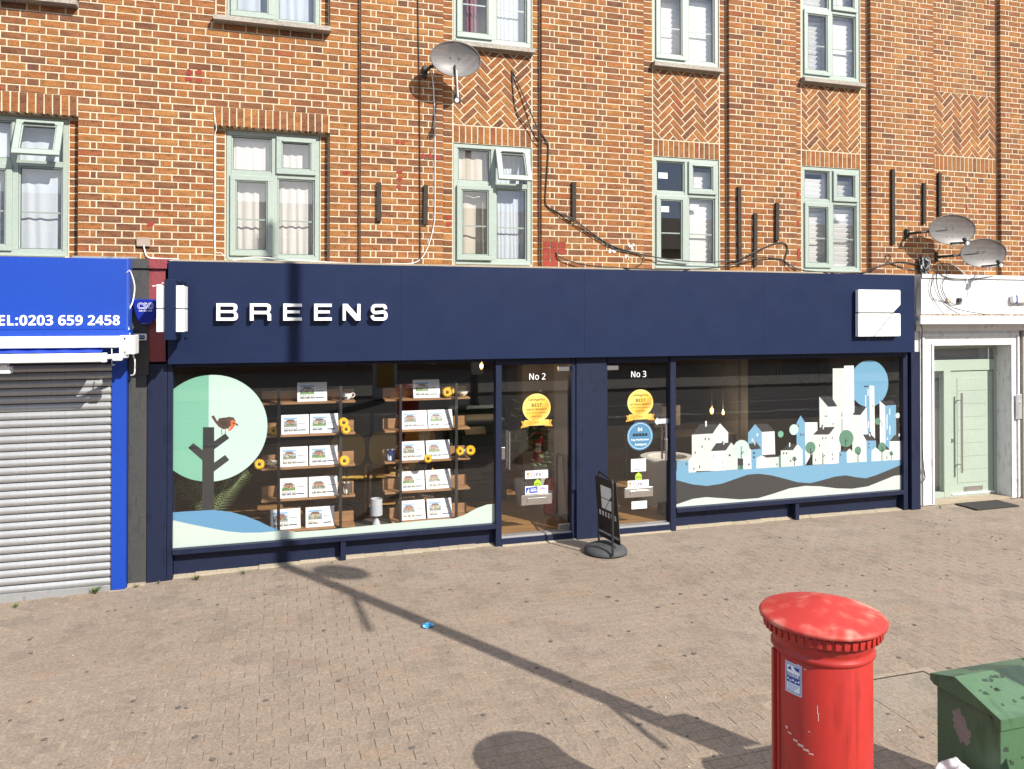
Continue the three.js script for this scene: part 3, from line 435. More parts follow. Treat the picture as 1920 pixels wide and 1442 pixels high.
// glass and its vinyl
const VIN = { w: '#f6f8f6', c: '#e4ebe4', b: '#7bb2d4', k: '#28272c', g: '#5d917a', m: '#d8eae2', e: '#b9c4bd', p: '#d4ebe2', t: '#7cbb9f', h: '#333334', n: '#e4ede5' };
function vinylMat(t) { return new THREE.MeshStandardMaterial({ map: t, transparent: true, alphaTest: 0.5, roughness: 0.55, side: THREE.DoubleSide, color: new THREE.Color().setRGB(0.72, 0.72, 0.73) }); }
const pane1 = mesh('window_pane', plate(-1.046, 2.392, 0.255, 2.13, -0.05), M.shopGlass, shop);
const pane2 = mesh('window_pane', plate(4.708, 8.19, 0.27, 2.11, -0.05), M.shopGlass, shop);
const ZV = -0.056;
const CITY = [["c",7.073,1.958,7.257,1.957,7.253,1.134,7.146,1.049,7.148,1.434,7.071,1.526],
["w",7.254,1.99,7.412,1.99,7.419,1.276,7.378,1.039,7.249,1.045],
["k",7.577,1.712,7.664,1.71,7.664,1.692,7.576,1.694],
["b",7.589,1.692,7.668,1.702,7.671,1.026,7.613,1.014],
["w",7.664,1.713,7.744,1.708,7.755,0.992,7.675,1.026],
["w",7.635,1.666,7.651,1.665,7.65,1.575,7.634,1.576],
["w",7.596,1.587,7.612,1.587,7.611,1.429,7.595,1.43],
["w",7.641,1.23,7.658,1.229,7.657,1.139,7.641,1.14],
["k",7.716,1.448,7.727,1.448,7.726,1.415,7.715,1.415],
["k",6.858,1.594,7.043,1.586,7.148,1.443,6.998,1.445],
["c",6.858,1.588,6.998,1.448,6.991,1.159,6.862,1.165],
["w",6.993,1.448,7.152,1.449,7.153,1.049,6.991,1.056],
["k",6.941,1.331,6.99,1.329,6.99,1.32,6.941,1.322],
["k",7.052,1.223,7.105,1.221,7.105,1.212,7.052,1.214],
["k",7.422,1.458,7.488,1.415,7.615,1.426,7.515,1.317,7.383,1.328,7.421,1.365],
["c",7.383,1.328,7.518,1.32,7.521,0.689,7.38,0.687],
["w",7.515,1.32,7.619,1.426,7.631,1.058,7.63,0.686,7.512,0.686],
["k",7.212,1.364,7.221,1.364,7.22,1.31,7.211,1.31],
["k",7.213,1.278,7.222,1.277,7.221,1.099,7.212,1.1],
["k",7.835,1.502,8.058,1.495,8.106,1.436,7.927,1.432],
["w",7.832,1.505,7.927,1.432,7.928,0.894,7.836,0.928],
["b",7.923,1.432,8.106,1.436,8.107,1.007,7.998,0.83,7.928,0.894],
["k",7.865,1.217,7.874,1.216,7.874,1.147,7.865,1.147],
["w",7.992,1.391,8.009,1.39,8.008,1.305,7.991,1.306],
["w",7.947,1.313,7.962,1.313,7.961,1.104,7.946,1.105],
["w",7.994,1.157,8.011,1.156,8.01,1.035,7.994,1.036],
["w",7.953,0.995,7.969,0.995,7.969,0.964,7.952,0.965],
["b",6.503,1.252,6.567,1.349,6.633,1.256,6.634,0.687,6.501,0.685],
["w",6.633,1.256,6.827,1.251,6.83,0.975,6.638,0.692],
["k",6.522,1.228,6.537,1.228,6.537,1.196,6.522,1.196],
["k",6.557,1.112,6.573,1.111,6.572,1.082,6.557,1.083],
["k",6.595,1.11,6.61,1.109,6.61,1.08,6.595,1.081],
["k",6.757,1.087,6.874,1.182,7.104,1.178,7.014,1.082],
["c",6.75,1.087,7.014,1.079,7.017,0.689,6.749,0.692],
["w",7.009,1.079,7.104,1.175,7.2,1.047,7.191,0.683,7.007,0.687],
["w",6.869,1.15,6.914,1.162,6.926,1.14,6.909,1.163],
["k",6.892,1.213,6.916,1.212,6.916,1.168,6.892,1.169],
["w",6.914,1.207,6.932,1.176,6.921,1.147,6.911,1.163],
["k",6.903,1.048,6.917,1.048,6.917,1.018,6.903,1.019],
["k",6.952,1.049,6.966,1.048,6.966,1.019,6.952,1.02],
["k",6.852,0.957,6.866,0.956,6.866,0.926,6.852,0.927],
["k",6.791,0.769,6.804,0.768,6.804,0.739,6.79,0.74],
["k",7.053,1.047,7.067,1.047,7.067,1.017,7.052,1.018],
["k",7.053,0.826,7.067,0.825,7.067,0.796,7.053,0.796],
["k",7.053,0.77,7.067,0.769,7.067,0.74,7.053,0.74],
["e",7.171,0.953,7.185,0.953,7.185,0.926,7.171,0.927],
["k",7.184,0.84,7.234,0.885,7.338,0.883,7.291,0.838],
["b",7.167,0.844,7.291,0.838,7.294,0.68,7.162,0.684],
["w",7.291,0.838,7.338,0.877,7.384,0.83,7.384,0.684,7.294,0.686],
["k",7.186,0.813,7.2,0.813,7.2,0.786,7.186,0.787],
["k",7.555,1.055,7.686,1.052,7.755,0.992,7.77,0.964,7.613,0.969],
["b",7.609,0.969,7.77,0.964,7.776,0.681,7.615,0.684],
["k",7.659,1.087,7.688,1.085,7.688,1.046,7.659,1.048],
["w",7.653,1.057,7.668,1.071,7.682,1.025,7.664,1.023],
["k",7.644,0.937,7.662,0.936,7.662,0.915,7.643,0.916],
["k",7.643,0.885,7.662,0.884,7.661,0.863,7.643,0.864],
["w",7.696,0.829,7.762,0.874,7.835,0.822,7.835,0.684,7.695,0.685],
["c",7.832,0.838,7.998,0.833,7.997,0.684,7.831,0.684],
["k",7.915,0.864,7.952,0.865,7.998,0.827,7.924,0.833],
["k",7.942,0.739,7.955,0.738,7.955,0.708,7.942,0.708],
["k",7.999,0.945,8.074,1.023,8.242,1.016,8.182,0.936],
["w",7.995,0.945,8.182,0.939,8.184,0.677,7.994,0.684],
["c",8.182,0.939,8.242,1.007,8.244,0.68,8.18,0.677],
["w",8.145,1.035,8.167,1.05,8.167,1.004,8.152,0.999],
["k",8.218,0.733,8.241,0.732,8.24,0.714,8.218,0.715],
["w",5.257,1.179,5.362,1.292,5.48,1.174,5.479,1.043,5.304,1.034,5.251,0.952],
["c",4.959,1.167,5.257,1.169,5.256,1.053,5.342,0.695,4.962,0.708],
["k",4.973,1.173,5.077,1.296,5.343,1.279,5.257,1.169],
["w",5.148,1.331,5.173,1.33,5.173,1.267,5.152,1.253],
["k",5.142,1.119,5.157,1.118,5.157,1.088,5.142,1.089],
["k",5.195,1.117,5.209,1.116,5.209,1.086,5.195,1.086],
["k",5.096,1.027,5.11,1.027,5.11,0.996,5.096,0.997],
["k",4.998,0.955,5.013,0.954,5.012,0.924,4.998,0.925],
["k",5.061,0.774,5.075,0.774,5.075,0.744,5.061,0.744],
["b",4.75,0.846,4.914,0.851,4.917,0.694,6.4,0.669,6.399,0.513,6.177,0.578,5.927,0.622,5.73,0.622,5.534,0.565,5.341,0.518,5.15,0.517,4.962,0.541,4.74,0.612,4.74,0.737,4.75,0.739],
["k",4.875,0.821,4.89,0.821,4.89,0.789,4.875,0.79],
["w",4.914,0.851,4.963,0.89,5.017,0.847,5.018,0.695,4.913,0.696],
["k",4.981,0.756,4.995,0.755,4.995,0.725,4.981,0.725],
["w",5.228,0.947,5.444,0.945,5.444,0.693,5.227,0.696],
["c",5.444,0.945,5.524,1.044,5.569,0.996,5.618,0.866,5.617,0.694,5.444,0.694],
["k",5.228,0.947,5.304,1.044,5.524,1.044,5.444,0.945],
["k",5.389,1.067,5.41,1.066,5.41,1.038,5.389,1.039],
["w",5.408,1.038,5.425,1.045,5.425,1.024,5.412,1.014],
["e",5.256,0.897,5.279,0.895,5.279,0.869,5.256,0.87],
["e",5.388,0.809,5.411,0.808,5.411,0.782,5.388,0.783],
["e",5.388,0.746,5.411,0.745,5.411,0.72,5.388,0.721],
["k",5.487,0.895,5.514,0.894,5.514,0.868,5.487,0.87],
["k",5.617,0.866,5.699,0.862,5.699,0.738,5.616,0.743],
["g",5.616,0.744,5.699,0.739,5.698,0.69,5.616,0.695],
["w",5.697,0.854,5.799,0.951,5.819,0.933,5.82,0.69,5.7,0.691],
["k",5.771,0.763,5.793,0.761,5.793,0.737,5.771,0.739],
["b",5.771,1.157,5.876,1.263,5.976,1.157,5.979,0.856,5.77,1.012],
["w",5.976,1.157,6.167,1.159,6.176,0.846,5.979,0.856],
["k",5.876,1.263,6.065,1.259,6.167,1.159,5.976,1.157],
["w",5.897,1.142,5.919,1.141,5.919,1.105,5.897,1.106],
["w",5.825,1.08,5.847,1.079,5.847,1.043,5.825,1.044],
["k",5.775,1.016,5.903,1.019,5.966,0.943,5.814,0.937],
["b",5.814,0.937,5.968,0.938,5.967,0.685,5.82,0.69],
["w",5.863,1.042,5.877,1.045,5.877,0.985,5.865,0.999],
["k",5.877,1.041,5.893,1.041,5.893,1.017,5.877,1.017],
["k",5.845,0.904,5.87,0.903,5.87,0.877,5.845,0.878],
["k",5.844,0.851,5.87,0.85,5.87,0.824,5.844,0.825],
["w",5.894,0.821,5.969,0.858,6.043,0.822,6.043,0.689,5.893,0.691],
["c",6.043,0.822,6.228,0.824,6.23,0.689,6.043,0.689],
["k",5.969,0.858,6.163,0.861,6.224,0.825,6.043,0.822],
["k",6.195,0.741,6.21,0.74,6.209,0.711,6.195,0.712],
["g",6.23,0.843,6.264,0.841,6.264,0.689,6.23,0.691],
["c",6.261,0.906,6.503,0.903,6.502,0.681,6.262,0.689],
["k",6.289,0.875,6.313,0.874,6.313,0.848,6.289,0.849],
["k",6.336,0.874,6.36,0.873,6.36,0.847,6.336,0.848],
["k",6.264,0.901,6.383,0.985,6.527,0.975,6.45,0.9],
["c",6.264,0.906,6.45,0.9,6.449,0.691,6.263,0.693],
["w",6.447,0.9,6.516,0.975,6.594,0.899,6.593,0.692,6.446,0.691],
["k",6.294,0.876,6.313,0.875,6.313,0.852,6.294,0.853],
["k",6.338,0.875,6.357,0.874,6.357,0.851,6.338,0.852],
["k",6.4,0.772,6.419,0.771,6.419,0.748,6.4,0.749],
["w",6.386,0.999,6.406,0.998,6.406,0.952,6.389,0.938],
["b",4.747,0.736,4.918,0.693,5.823,0.691,6.594,0.687,7.169,0.689,7.624,0.687,8.244,0.679,8.244,0.627,7.98,0.552,7.762,0.493,7.601,0.462,7.442,0.486,7.273,0.522,7.106,0.515,6.919,0.482,6.715,0.45,6.512,0.476,6.312,0.536,6.115,0.59,5.919,0.622,5.764,0.619,5.572,0.572,5.383,0.526,5.177,0.512,4.973,0.543,4.743,0.611],
["h",4.743,0.611,4.973,0.543,5.177,0.512,5.383,0.526,5.572,0.572,5.764,0.619,5.919,0.622,6.115,0.59,6.312,0.536,6.512,0.476,6.715,0.45,6.919,0.482,7.106,0.515,7.273,0.522,7.442,0.486,7.601,0.462,7.762,0.493,7.98,0.552,8.244,0.627,8.243,0.474,8.067,0.467,7.849,0.409,7.633,0.351,7.377,0.336,7.126,0.357,6.878,0.399,6.633,0.421,6.392,0.404,6.153,0.351,5.918,0.308,5.648,0.309,5.382,0.344,5.158,0.372,4.973,0.363,4.742,0.309],
["n",4.742,0.309,4.973,0.363,5.158,0.372,5.382,0.344,5.648,0.309,5.918,0.308,6.153,0.351,6.392,0.404,6.633,0.421,6.878,0.399,7.126,0.357,7.377,0.336,7.633,0.351,7.849,0.409,8.067,0.467,8.243,0.474,8.251,0.248,7.335,0.247,6.035,0.246,4.742,0.249]];
const CIRC = [["b",7.662,1.74,0.317],["m",8.135,1.291,0.038],["g",7.801,1.224,0.047],["g",7.285,1.013,0.116],["g",6.717,0.919,0.079],["g",7.473,0.844,0.054],["g",7.869,0.869,0.066],["g",8.022,0.778,0.03],["p",5.672,0.949,0.12],["t",6.261,1.117,0.041],["g",6.467,0.785,0.032],["t",6.26,1.117,0.043],["p",6.463,1.167,0.07]];
const TRK = [[7.271,1.021,7.27,0.886],[6.717,0.915,6.716,0.691],[6.911,0.842,6.91,0.689],[7.473,0.833,7.472,0.691],[7.869,0.881,7.868,0.685],[8.022,0.79,8.021,0.684],[6.469,0.803,6.468,0.693],[5.669,0.987,5.668,0.693]];
const TREE = [["T",-0.761,1.495,-0.652,1.491,-0.651,1.343,-0.541,1.421,-0.503,1.368,-0.651,1.259,-0.65,1.12,-0.543,1.195,-0.502,1.14,-0.653,1.027,-0.652,0.623,-0.767,0.623,-0.766,1.151,-0.904,1.287,-0.855,1.334,-0.763,1.255],
["B2",-1.046,0.631,-0.836,0.63,-0.663,0.628,-0.488,0.595,-0.341,0.541,-0.192,0.469,-0.102,0.413,0.004,0.366,-0.042,0.355,-0.192,0.353,-0.37,0.366,-0.517,0.393,-0.691,0.441,-0.892,0.499,-1.045,0.549],
["N",-1.045,0.549,-0.892,0.499,-0.691,0.441,-0.517,0.393,-0.37,0.366,-0.192,0.353,-0.042,0.355,0.049,0.362,0.172,0.332,0.357,0.323,0.769,0.326,0.77,0.237,-0.191,0.245,-1.047,0.247],
["bird",-0.681,1.603,-0.655,1.615,-0.62,1.549,-0.605,1.582,-0.55,1.585,-0.506,1.594,-0.462,1.586,-0.44,1.549,-0.441,1.51,-0.491,1.497,-0.513,1.467,-0.564,1.464,-0.608,1.494,-0.645,1.542],
["wing",-0.608,1.579,-0.55,1.589,-0.513,1.544,-0.521,1.501,-0.564,1.497,-0.601,1.532],
["red",-0.489,1.556,-0.447,1.554,-0.436,1.518,-0.447,1.495,-0.484,1.45,-0.512,1.442,-0.515,1.454,-0.488,1.489],
["white",-0.567,1.463,-0.515,1.47,-0.515,1.445,-0.553,1.437]];
{
  const W = 2048, X0 = 4.708, X1 = 8.19, Yb = 0.27, Yt = 2.11, k = W / (X1 - X0), H = Math.round((Yt - Yb) * k);
  const t = canvasTex(W, H, (c) => {
    const px = (x) => (x - X0) * k, py = (y) => (Yt - y) * k;
    const disc = (q) => { c.fillStyle = VIN[q[0]]; c.beginPath(); c.arc(px(q[1]), py(q[2]), q[3] * k, 0, 7); c.fill(); };
    disc(CIRC[0]);
    CITY.forEach((p, i) => { c.fillStyle = VIN[p[0]]; c.beginPath(); for (let j = 1; j < p.length; j += 2) c[j === 1 ? 'moveTo' : 'lineTo'](px(p[j]), py(p[j + 1])); c.closePath(); c.fill(); });
    CIRC.slice(1).forEach(disc);
    c.strokeStyle = VIN.k; c.lineWidth = 0.011 * k;
    for (const [a, b, d, e] of TRK) { c.beginPath(); c.moveTo(px(a), py(b)); c.lineTo(px(d), py(e)); c.moveTo(px(a), py(b - (b - e) * 0.35)); c.lineTo(px(a + 0.035), py(b - (b - e) * 0.22)); c.stroke(); }
  });
  mesh('vinyl_townscape', plate(X0, X1, Yb, Yt, ZV), vinylMat(t), pane2);
}
{
  const W = 2048, X0 = -1.046, X1 = 2.392, Yb = 0.255, Yt = 2.13, k = W / (X1 - X0), H = Math.round((Yt - Yb) * k);
  const col = { T: '#2e2f32', B2: '#69a3cd', N: '#dbe9df', bird: '#5d4334', wing: '#4c3529', red: '#f0783c', white: '#f2f2ee' };
  const t = canvasTex(W, H, (c) => {
    const px = (x) => (x - X0) * k, py = (y) => (Yt - y) * k, poly = (p, f) => { c.fillStyle = f; c.beginPath(); for (let j = 0; j < p.length; j += 2) c[j === 0 ? 'moveTo' : 'lineTo'](px(p[j]), py(p[j + 1])); c.closePath(); c.fill(); };
    c.fillStyle = '#86c6ab'; c.beginPath(); c.arc(px(-0.677), py(1.481), 0.557 * k, 0, 7); c.fill();
    c.save(); c.beginPath(); c.rect(px(-0.706), 0, W, H); c.clip(); c.fillStyle = '#d3ece1'; c.beginPath(); c.arc(px(-0.677), py(1.481), 0.557 * k, 0, 7); c.fill(); c.restore();
    poly([0.54, 0.329, 0.996, 0.34, 1.625, 0.35, 1.917, 0.347, 2.032, 0.376, 2.182, 0.445, 2.299, 0.477, 2.41, 0.481, 2.41, 0.25, -1.05, 0.25, -1.05, 0.34], col.N);
    for (const p of TREE) poly(p.slice(1), col[p[0]]);
    c.fillStyle = '#1d1512'; c.beginPath(); const e = TREE.find((q) => q[0] === 'red'); c.arc(px(e[3] - 0.012), py(e[4] - 0.03), 0.009 * k, 0, 7); c.fill();
    c.beginPath(); c.moveTo(px(e[5]), py(e[6] + 0.012)); c.lineTo(px(e[5] + 0.028), py(e[6] - 0.022)); c.lineTo(px(e[5] - 0.002), py(e[6] - 0.016)); c.fill();
    c.strokeStyle = '#4c3529'; c.lineWidth = 0.006 * k; c.beginPath(); for (const d of [0, 0.035]) { c.moveTo(px(e[13] - 0.065 + d), py(e[14] + 0.01)); c.lineTo(px(e[13] - 0.06 + d), py(e[14] - 0.05)); } c.stroke();
  });
  mesh('vinyl_tree', plate(X0, X1, Yb, Yt, ZV), vinylMat(t), pane1);
}
// doors
function glassDoor(x0, x1, no, hx, side) {
  const d = grp('door', shop), z = -0.06;
  mesh('door_glass', plate(x0, x1, 0.11, 2.08, z), M.shopGlass, d);
  for (const y of side > 0 ? [[0.115, 0.185], [2.0, 2.055]] : [[0.115, 0.16], [2.0, 2.055]]) mesh('patch_fitting', bx(side > 0 ? x1 - 0.15 : x0, side > 0 ? x1 : x0 + 0.15, y[0], y[1], z - 0.02, z + 0.02, 0.004), M.steel, d);
  for (const s of [-1, 1]) mesh('handle', [rod([hx, 0.875, z + s * 0.055], [hx, 1.315, z + s * 0.055], 0.0125, 14), rod([hx, 0.96, z], [hx, 0.96, z + s * 0.055], 0.008), rod([hx, 1.23, z], [hx, 1.23, z + s * 0.055], 0.008)], M.steel, d);
  mesh('lock', bx(side > 0 ? x0 + 0.005 : x1 - 0.055, side > 0 ? x0 + 0.05 : x1 - 0.01, 0.99, 1.13, z - 0.02, z + 0.02, 0.004), M.steel, d);
  const cx = no === 2 ? 2.905 : 4.228;
  mesh('letter_plate', [bx(cx - 0.19, cx + 0.19, 0.435, 0.555, z - 0.014, z + 0.014, 0.004), bx(cx - 0.12, cx + 0.12, 0.47, 0.52, z + 0.0145, z + 0.022, 0.004)], M.chrome, d);
  const nt = text('No ' + no, 0.074, 0.002, fontR), b = nt.boundingBox; nt.translate((no === 2 ? 2.907 : 4.219) - (b.max.x - b.min.x) / 2, 1.905, z + 0.002); mesh('number_lettering', nt, M.white, d);
  return d;
}
const STK = (w, h, fn) => { const t = canvasTex(w, h, fn); return vinylMat(t); };
const label = (c, s, x, y, px, col, wt = 'bold', al = 'center', fnt = 'sans-serif') => { c.font = `${wt} ${px}px ${fnt}`; c.fillStyle = col; c.textAlign = al; c.fillText(s, x, y); };
function badge(kind) {
  return STK(512, 560, (c) => {
    const g = c.createLinearGradient(0, 0, 512, 500); g.addColorStop(0, '#f0bb36'); g.addColorStop(0.3, '#f8df74'); g.addColorStop(0.5, '#f3c445'); g.addColorStop(0.62, '#e8a233'); g.addColorStop(0.75, '#f6d766'); g.addColorStop(1, '#e9b03a');
    c.fillStyle = g; c.beginPath(); c.arc(256, 228, 222, 0, 7); c.fill(); c.strokeStyle = '#f8e9a6'; c.lineWidth = 7; c.beginPath(); c.arc(256, 228, 206, 0, 7); c.stroke();
    c.fillStyle = '#d99d2f'; c.beginPath(); c.moveTo(10, 430); c.lineTo(130, 440); c.lineTo(130, 520); c.lineTo(0, 540); c.lineTo(34, 484); c.fill(); c.beginPath(); c.moveTo(502, 420); c.lineTo(382, 440); c.lineTo(382, 520); c.lineTo(512, 528); c.lineTo(480, 474); c.fill();
    c.fillStyle = g; c.fillRect(64, 420, 384, 84); c.strokeStyle = '#f8e9a6'; c.lineWidth = 4; c.strokeRect(64, 420, 384, 84);
    label(c, '«allAgents', 256, 118, 52, '#2b2410'); label(c, 'BEST', 256, 214, 76, '#2b2410'); label(c, kind, 256, 270, kind.length > 13 ? 42 : 44, '#2b2410'); label(c, 'FOR CUSTOMER EXPERIENCE', 256, 318, 24, '#2b2410'); label(c, '◄ Gold 2024 ►', 256, 374, 34, '#2b2410'); label(c, 'in E4', 256, 474, 34, '#5a4513');
  });
}
const prs = STK(512, 160, (c) => { c.fillStyle = '#f4f4f4'; c.fillRect(0, 0, 512, 160); c.fillStyle = '#e08a3c'; c.beginPath(); c.arc(60, 62, 30, 0, 7); c.fill(); c.fillRect(36, 104, 50, 20); c.strokeStyle = '#333'; c.lineWidth = 10; c.beginPath(); c.moveTo(120, 92); c.lineTo(170, 40); c.lineTo(220, 92); c.moveTo(138, 84); c.lineTo(138, 132); c.lineTo(202, 132); c.lineTo(202, 84); c.stroke(); label(c, 'P', 262, 124, 96, '#6b2f86'); label(c, 'R', 326, 124, 96, '#4a3a8c'); label(c, 'S', 388, 124, 96, '#9aa0a4'); c.fillStyle = '#9aa0a4'; for (let i = 0; i < 4; i++) c.fillRect(430, 48 + i * 22, 62, 7); });
const dps = STK(256, 288, (c) => { c.fillStyle = '#b8de3a'; c.beginPath(); c.moveTo(20, 110); c.lineTo(128, 10); c.lineTo(236, 110); c.lineTo(236, 280); c.lineTo(20, 280); c.fill(); label(c, 'DPS', 128, 226, 92, '#23402a'); });
const ts = STK(512, 160, (c) => { c.fillStyle = '#f4f4f4'; c.fillRect(0, 0, 512, 160); c.fillStyle = '#2340b8'; c.fillRect(16, 24, 260, 112); c.fillStyle = '#fff'; c.beginPath(); c.moveTo(30, 124); c.lineTo(80, 40); c.lineTo(96, 124); c.fill(); c.fillRect(118, 52, 130, 14); c.fillRect(118, 82, 140, 22); c.fillStyle = '#9b3fa6'; c.beginPath(); c.moveTo(300, 100); c.lineTo(392, 32); c.lineTo(486, 100); c.lineTo(440, 86); c.lineTo(392, 60); c.lineTo(346, 86); c.fill(); c.fillStyle = '#b8a8bd'; c.fillRect(306, 112, 176, 12); });
const e4 = STK(512, 512, (c) => { c.fillStyle = '#4d86ab'; c.beginPath(); c.arc(256, 256, 252, 0, 7); c.fill(); c.strokeStyle = '#e7eef2'; c.lineWidth = 8; c.beginPath(); c.arc(256, 256, 224, 0, 7); c.stroke(); label(c, 'E4', 256, 166, 84, '#fff'); for (let i = 0; i < 5; i++) { c.fillStyle = '#16222c'; c.fillRect(116 + i * 58, 208, 50, 50); label(c, '★', 141 + i * 58, 250, 46, '#fff'); } label(c, 'Top Performer', 256, 336, 50, '#fff'); label(c, '⌂GetAgent', 256, 420, 50, '#fff'); });
const qrcard = STK(256, 200, (c) => { c.fillStyle = '#eef4f6'; c.fillRect(0, 0, 256, 200); label(c, '★ ★ ★ ★ ★', 128, 30, 22, '#7e8c98'); c.fillStyle = '#c9d3da'; c.fillRect(92, 60, 72, 70); label(c, 'allAgents', 128, 176, 34, '#3c4f7a'); });
const small = STK(256, 150, (c) => { c.fillStyle = '#eef4f6'; c.fillRect(0, 0, 256, 150); label(c, 'THE PROPERTY OMBUDSMAN', 128, 74, 17, '#4f7f9a'); label(c, 'allAgents', 128, 104, 18, '#86919a', 'normal'); });
const arrow = STK(512, 200, (c) => { c.fillStyle = '#fdfdfd'; c.beginPath(); c.moveTo(0, 100); c.lineTo(100, 4); c.lineTo(100, 44); c.lineTo(510, 44); c.lineTo(510, 156); c.lineTo(100, 156); c.lineTo(100, 196); c.fill(); label(c, 'PLEASE USE', 310, 94, 52, '#3c8f8a'); label(c, 'OTHER DOOR', 310, 146, 52, '#2f6fb0'); });
const d2 = glassDoor(2.466, 3.326, 2, 2.555, 1), d3 = glassDoor(3.802, 4.63, 3, 4.575, -1);
const zs = -0.057, stick = (d, n, m, ...a) => mesh(n, plate(...a, zs), m, d);
stick(d2, 'award_sticker', badge('SALES BRANCH'), 2.705, 3.108, 1.325, 1.745); stick(d2, 'membership_sticker', prs, 2.765, 3.048, 0.742, 0.838); stick(d2, 'membership_sticker', dps, 2.868, 2.966, 0.645, 0.74); stick(d2, 'membership_sticker', ts, 2.765, 3.048, 0.56, 0.656);
stick(d3, 'award_sticker', badge('LETTINGS BRANCH'), 4.05, 4.452, 1.345, 1.758); stick(d3, 'rating_sticker', e4, 4.068, 4.424, 1.003, 1.357); stick(d3, 'review_sticker', qrcard, 4.124, 4.325, 0.747, 0.904); stick(d3, 'membership_sticker', dps, 4.172, 4.276, 0.642, 0.744); stick(d3, 'membership_sticker', prs, 4.08, 4.362, 0.548, 0.642); stick(d3, 'membership_sticker', small, 4.13, 4.338, 0.29, 0.385); stick(d3, 'arrow_sticker', arrow, 4.442, 4.655, 1.30, 1.405);
for (const [a, b] of [[2.47, 3.38], [3.78, 4.63]]) mesh('cement_fillet', prismX([[0.03, -0.02], [0.03, 0.002], [-0.004, 0.014], [-0.004, -0.02]], a, b), M.skim, shop);
// cement fillet along the foot of the front
{ for (const [a, b] of [[-1.04, 0.64], [0.70, 2.39], [4.71, 6.44], [6.5, 8.19]]) for (let x = a; x < b - 0.01; x += 0.21) { const e = Math.min(b, x + 0.208), z = rr(-0.05, -0.02), h = rr(0.006, 0.014); mesh('cement_fillet', prismX([[z, -0.06], [z, 0.001], [z - 0.02, h], [-0.099, h + 0.014], [-0.099, -0.06]].map(([a, b]) => [a, b + gy(x)]), x, e), M.skim, shop); } }
// ---------------------------------------------------------------- blue shop on the left
{
  const s = thing('blue_shopfront', 'bright blue shopfront with a closed steel roller shutter', 'shopfront');
  const fa = grp('fascia', s);
  mesh('fascia_panel', bx(-5.6, -1.43, 2.52, 3.212, 0.1, 0.30, 0.004), M.blue, fa);
  mesh('edge_trim', bx(-1.4295, -1.413, 2.50, 3.214, 0.1, 0.303), mat(0.03, 0.08, 0.42, 0.4), fa);
  mesh('lower_rail', bx(-5.6, -1.40, 2.45, 2.519, 0.05, 0.33, 0.006), M.blue, fa);
  const t = text('TEL:0203 659 2458', 0.096, 0.006), b = t.boundingBox; t.scale(0.985, 1, 1); t.translate(-1.503 - (b.max.x) * 0.985, 2.565, 0.3005); mesh('telephone_lettering', t, M.white, fa);
  mesh('post', bx(-1.588, -1.458, -0.056, 2.449, -0.1, 0.125, 0.004), M.blue, s);
  mesh('shutter_box', bx(-5.6, -1.595, 2.17, 2.449, -0.2, 0.06), M.blueDeep, s);
  const sh = grp('roller_shutter', s), prof = [];
  const P = 0.0755; for (let i = 0; i <= 9; i++) { const a = i / 9; prof.push([0.088 + 0.015 * Math.sin(Math.PI * Math.pow(a, 0.85)), a * (P - 0.009)]); }
  prof.push([0.080, P - 0.009], [0.080, 0]);
  const g = prismX(prof, -5.6, -1.592);
  for (let i = 0; i < 29; i++) { const m = mesh('slat', g, M.galv, sh); m.position.y = -0.005 + i * P; m.position.z = rr(-0.0015, 0.0015); }
  mesh('bottom_bar', bx(-5.6, -1.592, -0.15, -0.007, 0.07, 0.106, 0.004), M.galv, sh);
  mesh('shutter_backing', bx(-5.6, -1.592, -0.15, 2.2, 0.062, 0.079), M.black, sh);
  mesh('door_step', bx(-1.60, -1.45, -0.15, -0.057, -0.1, 0.15), M.skim, s);
}
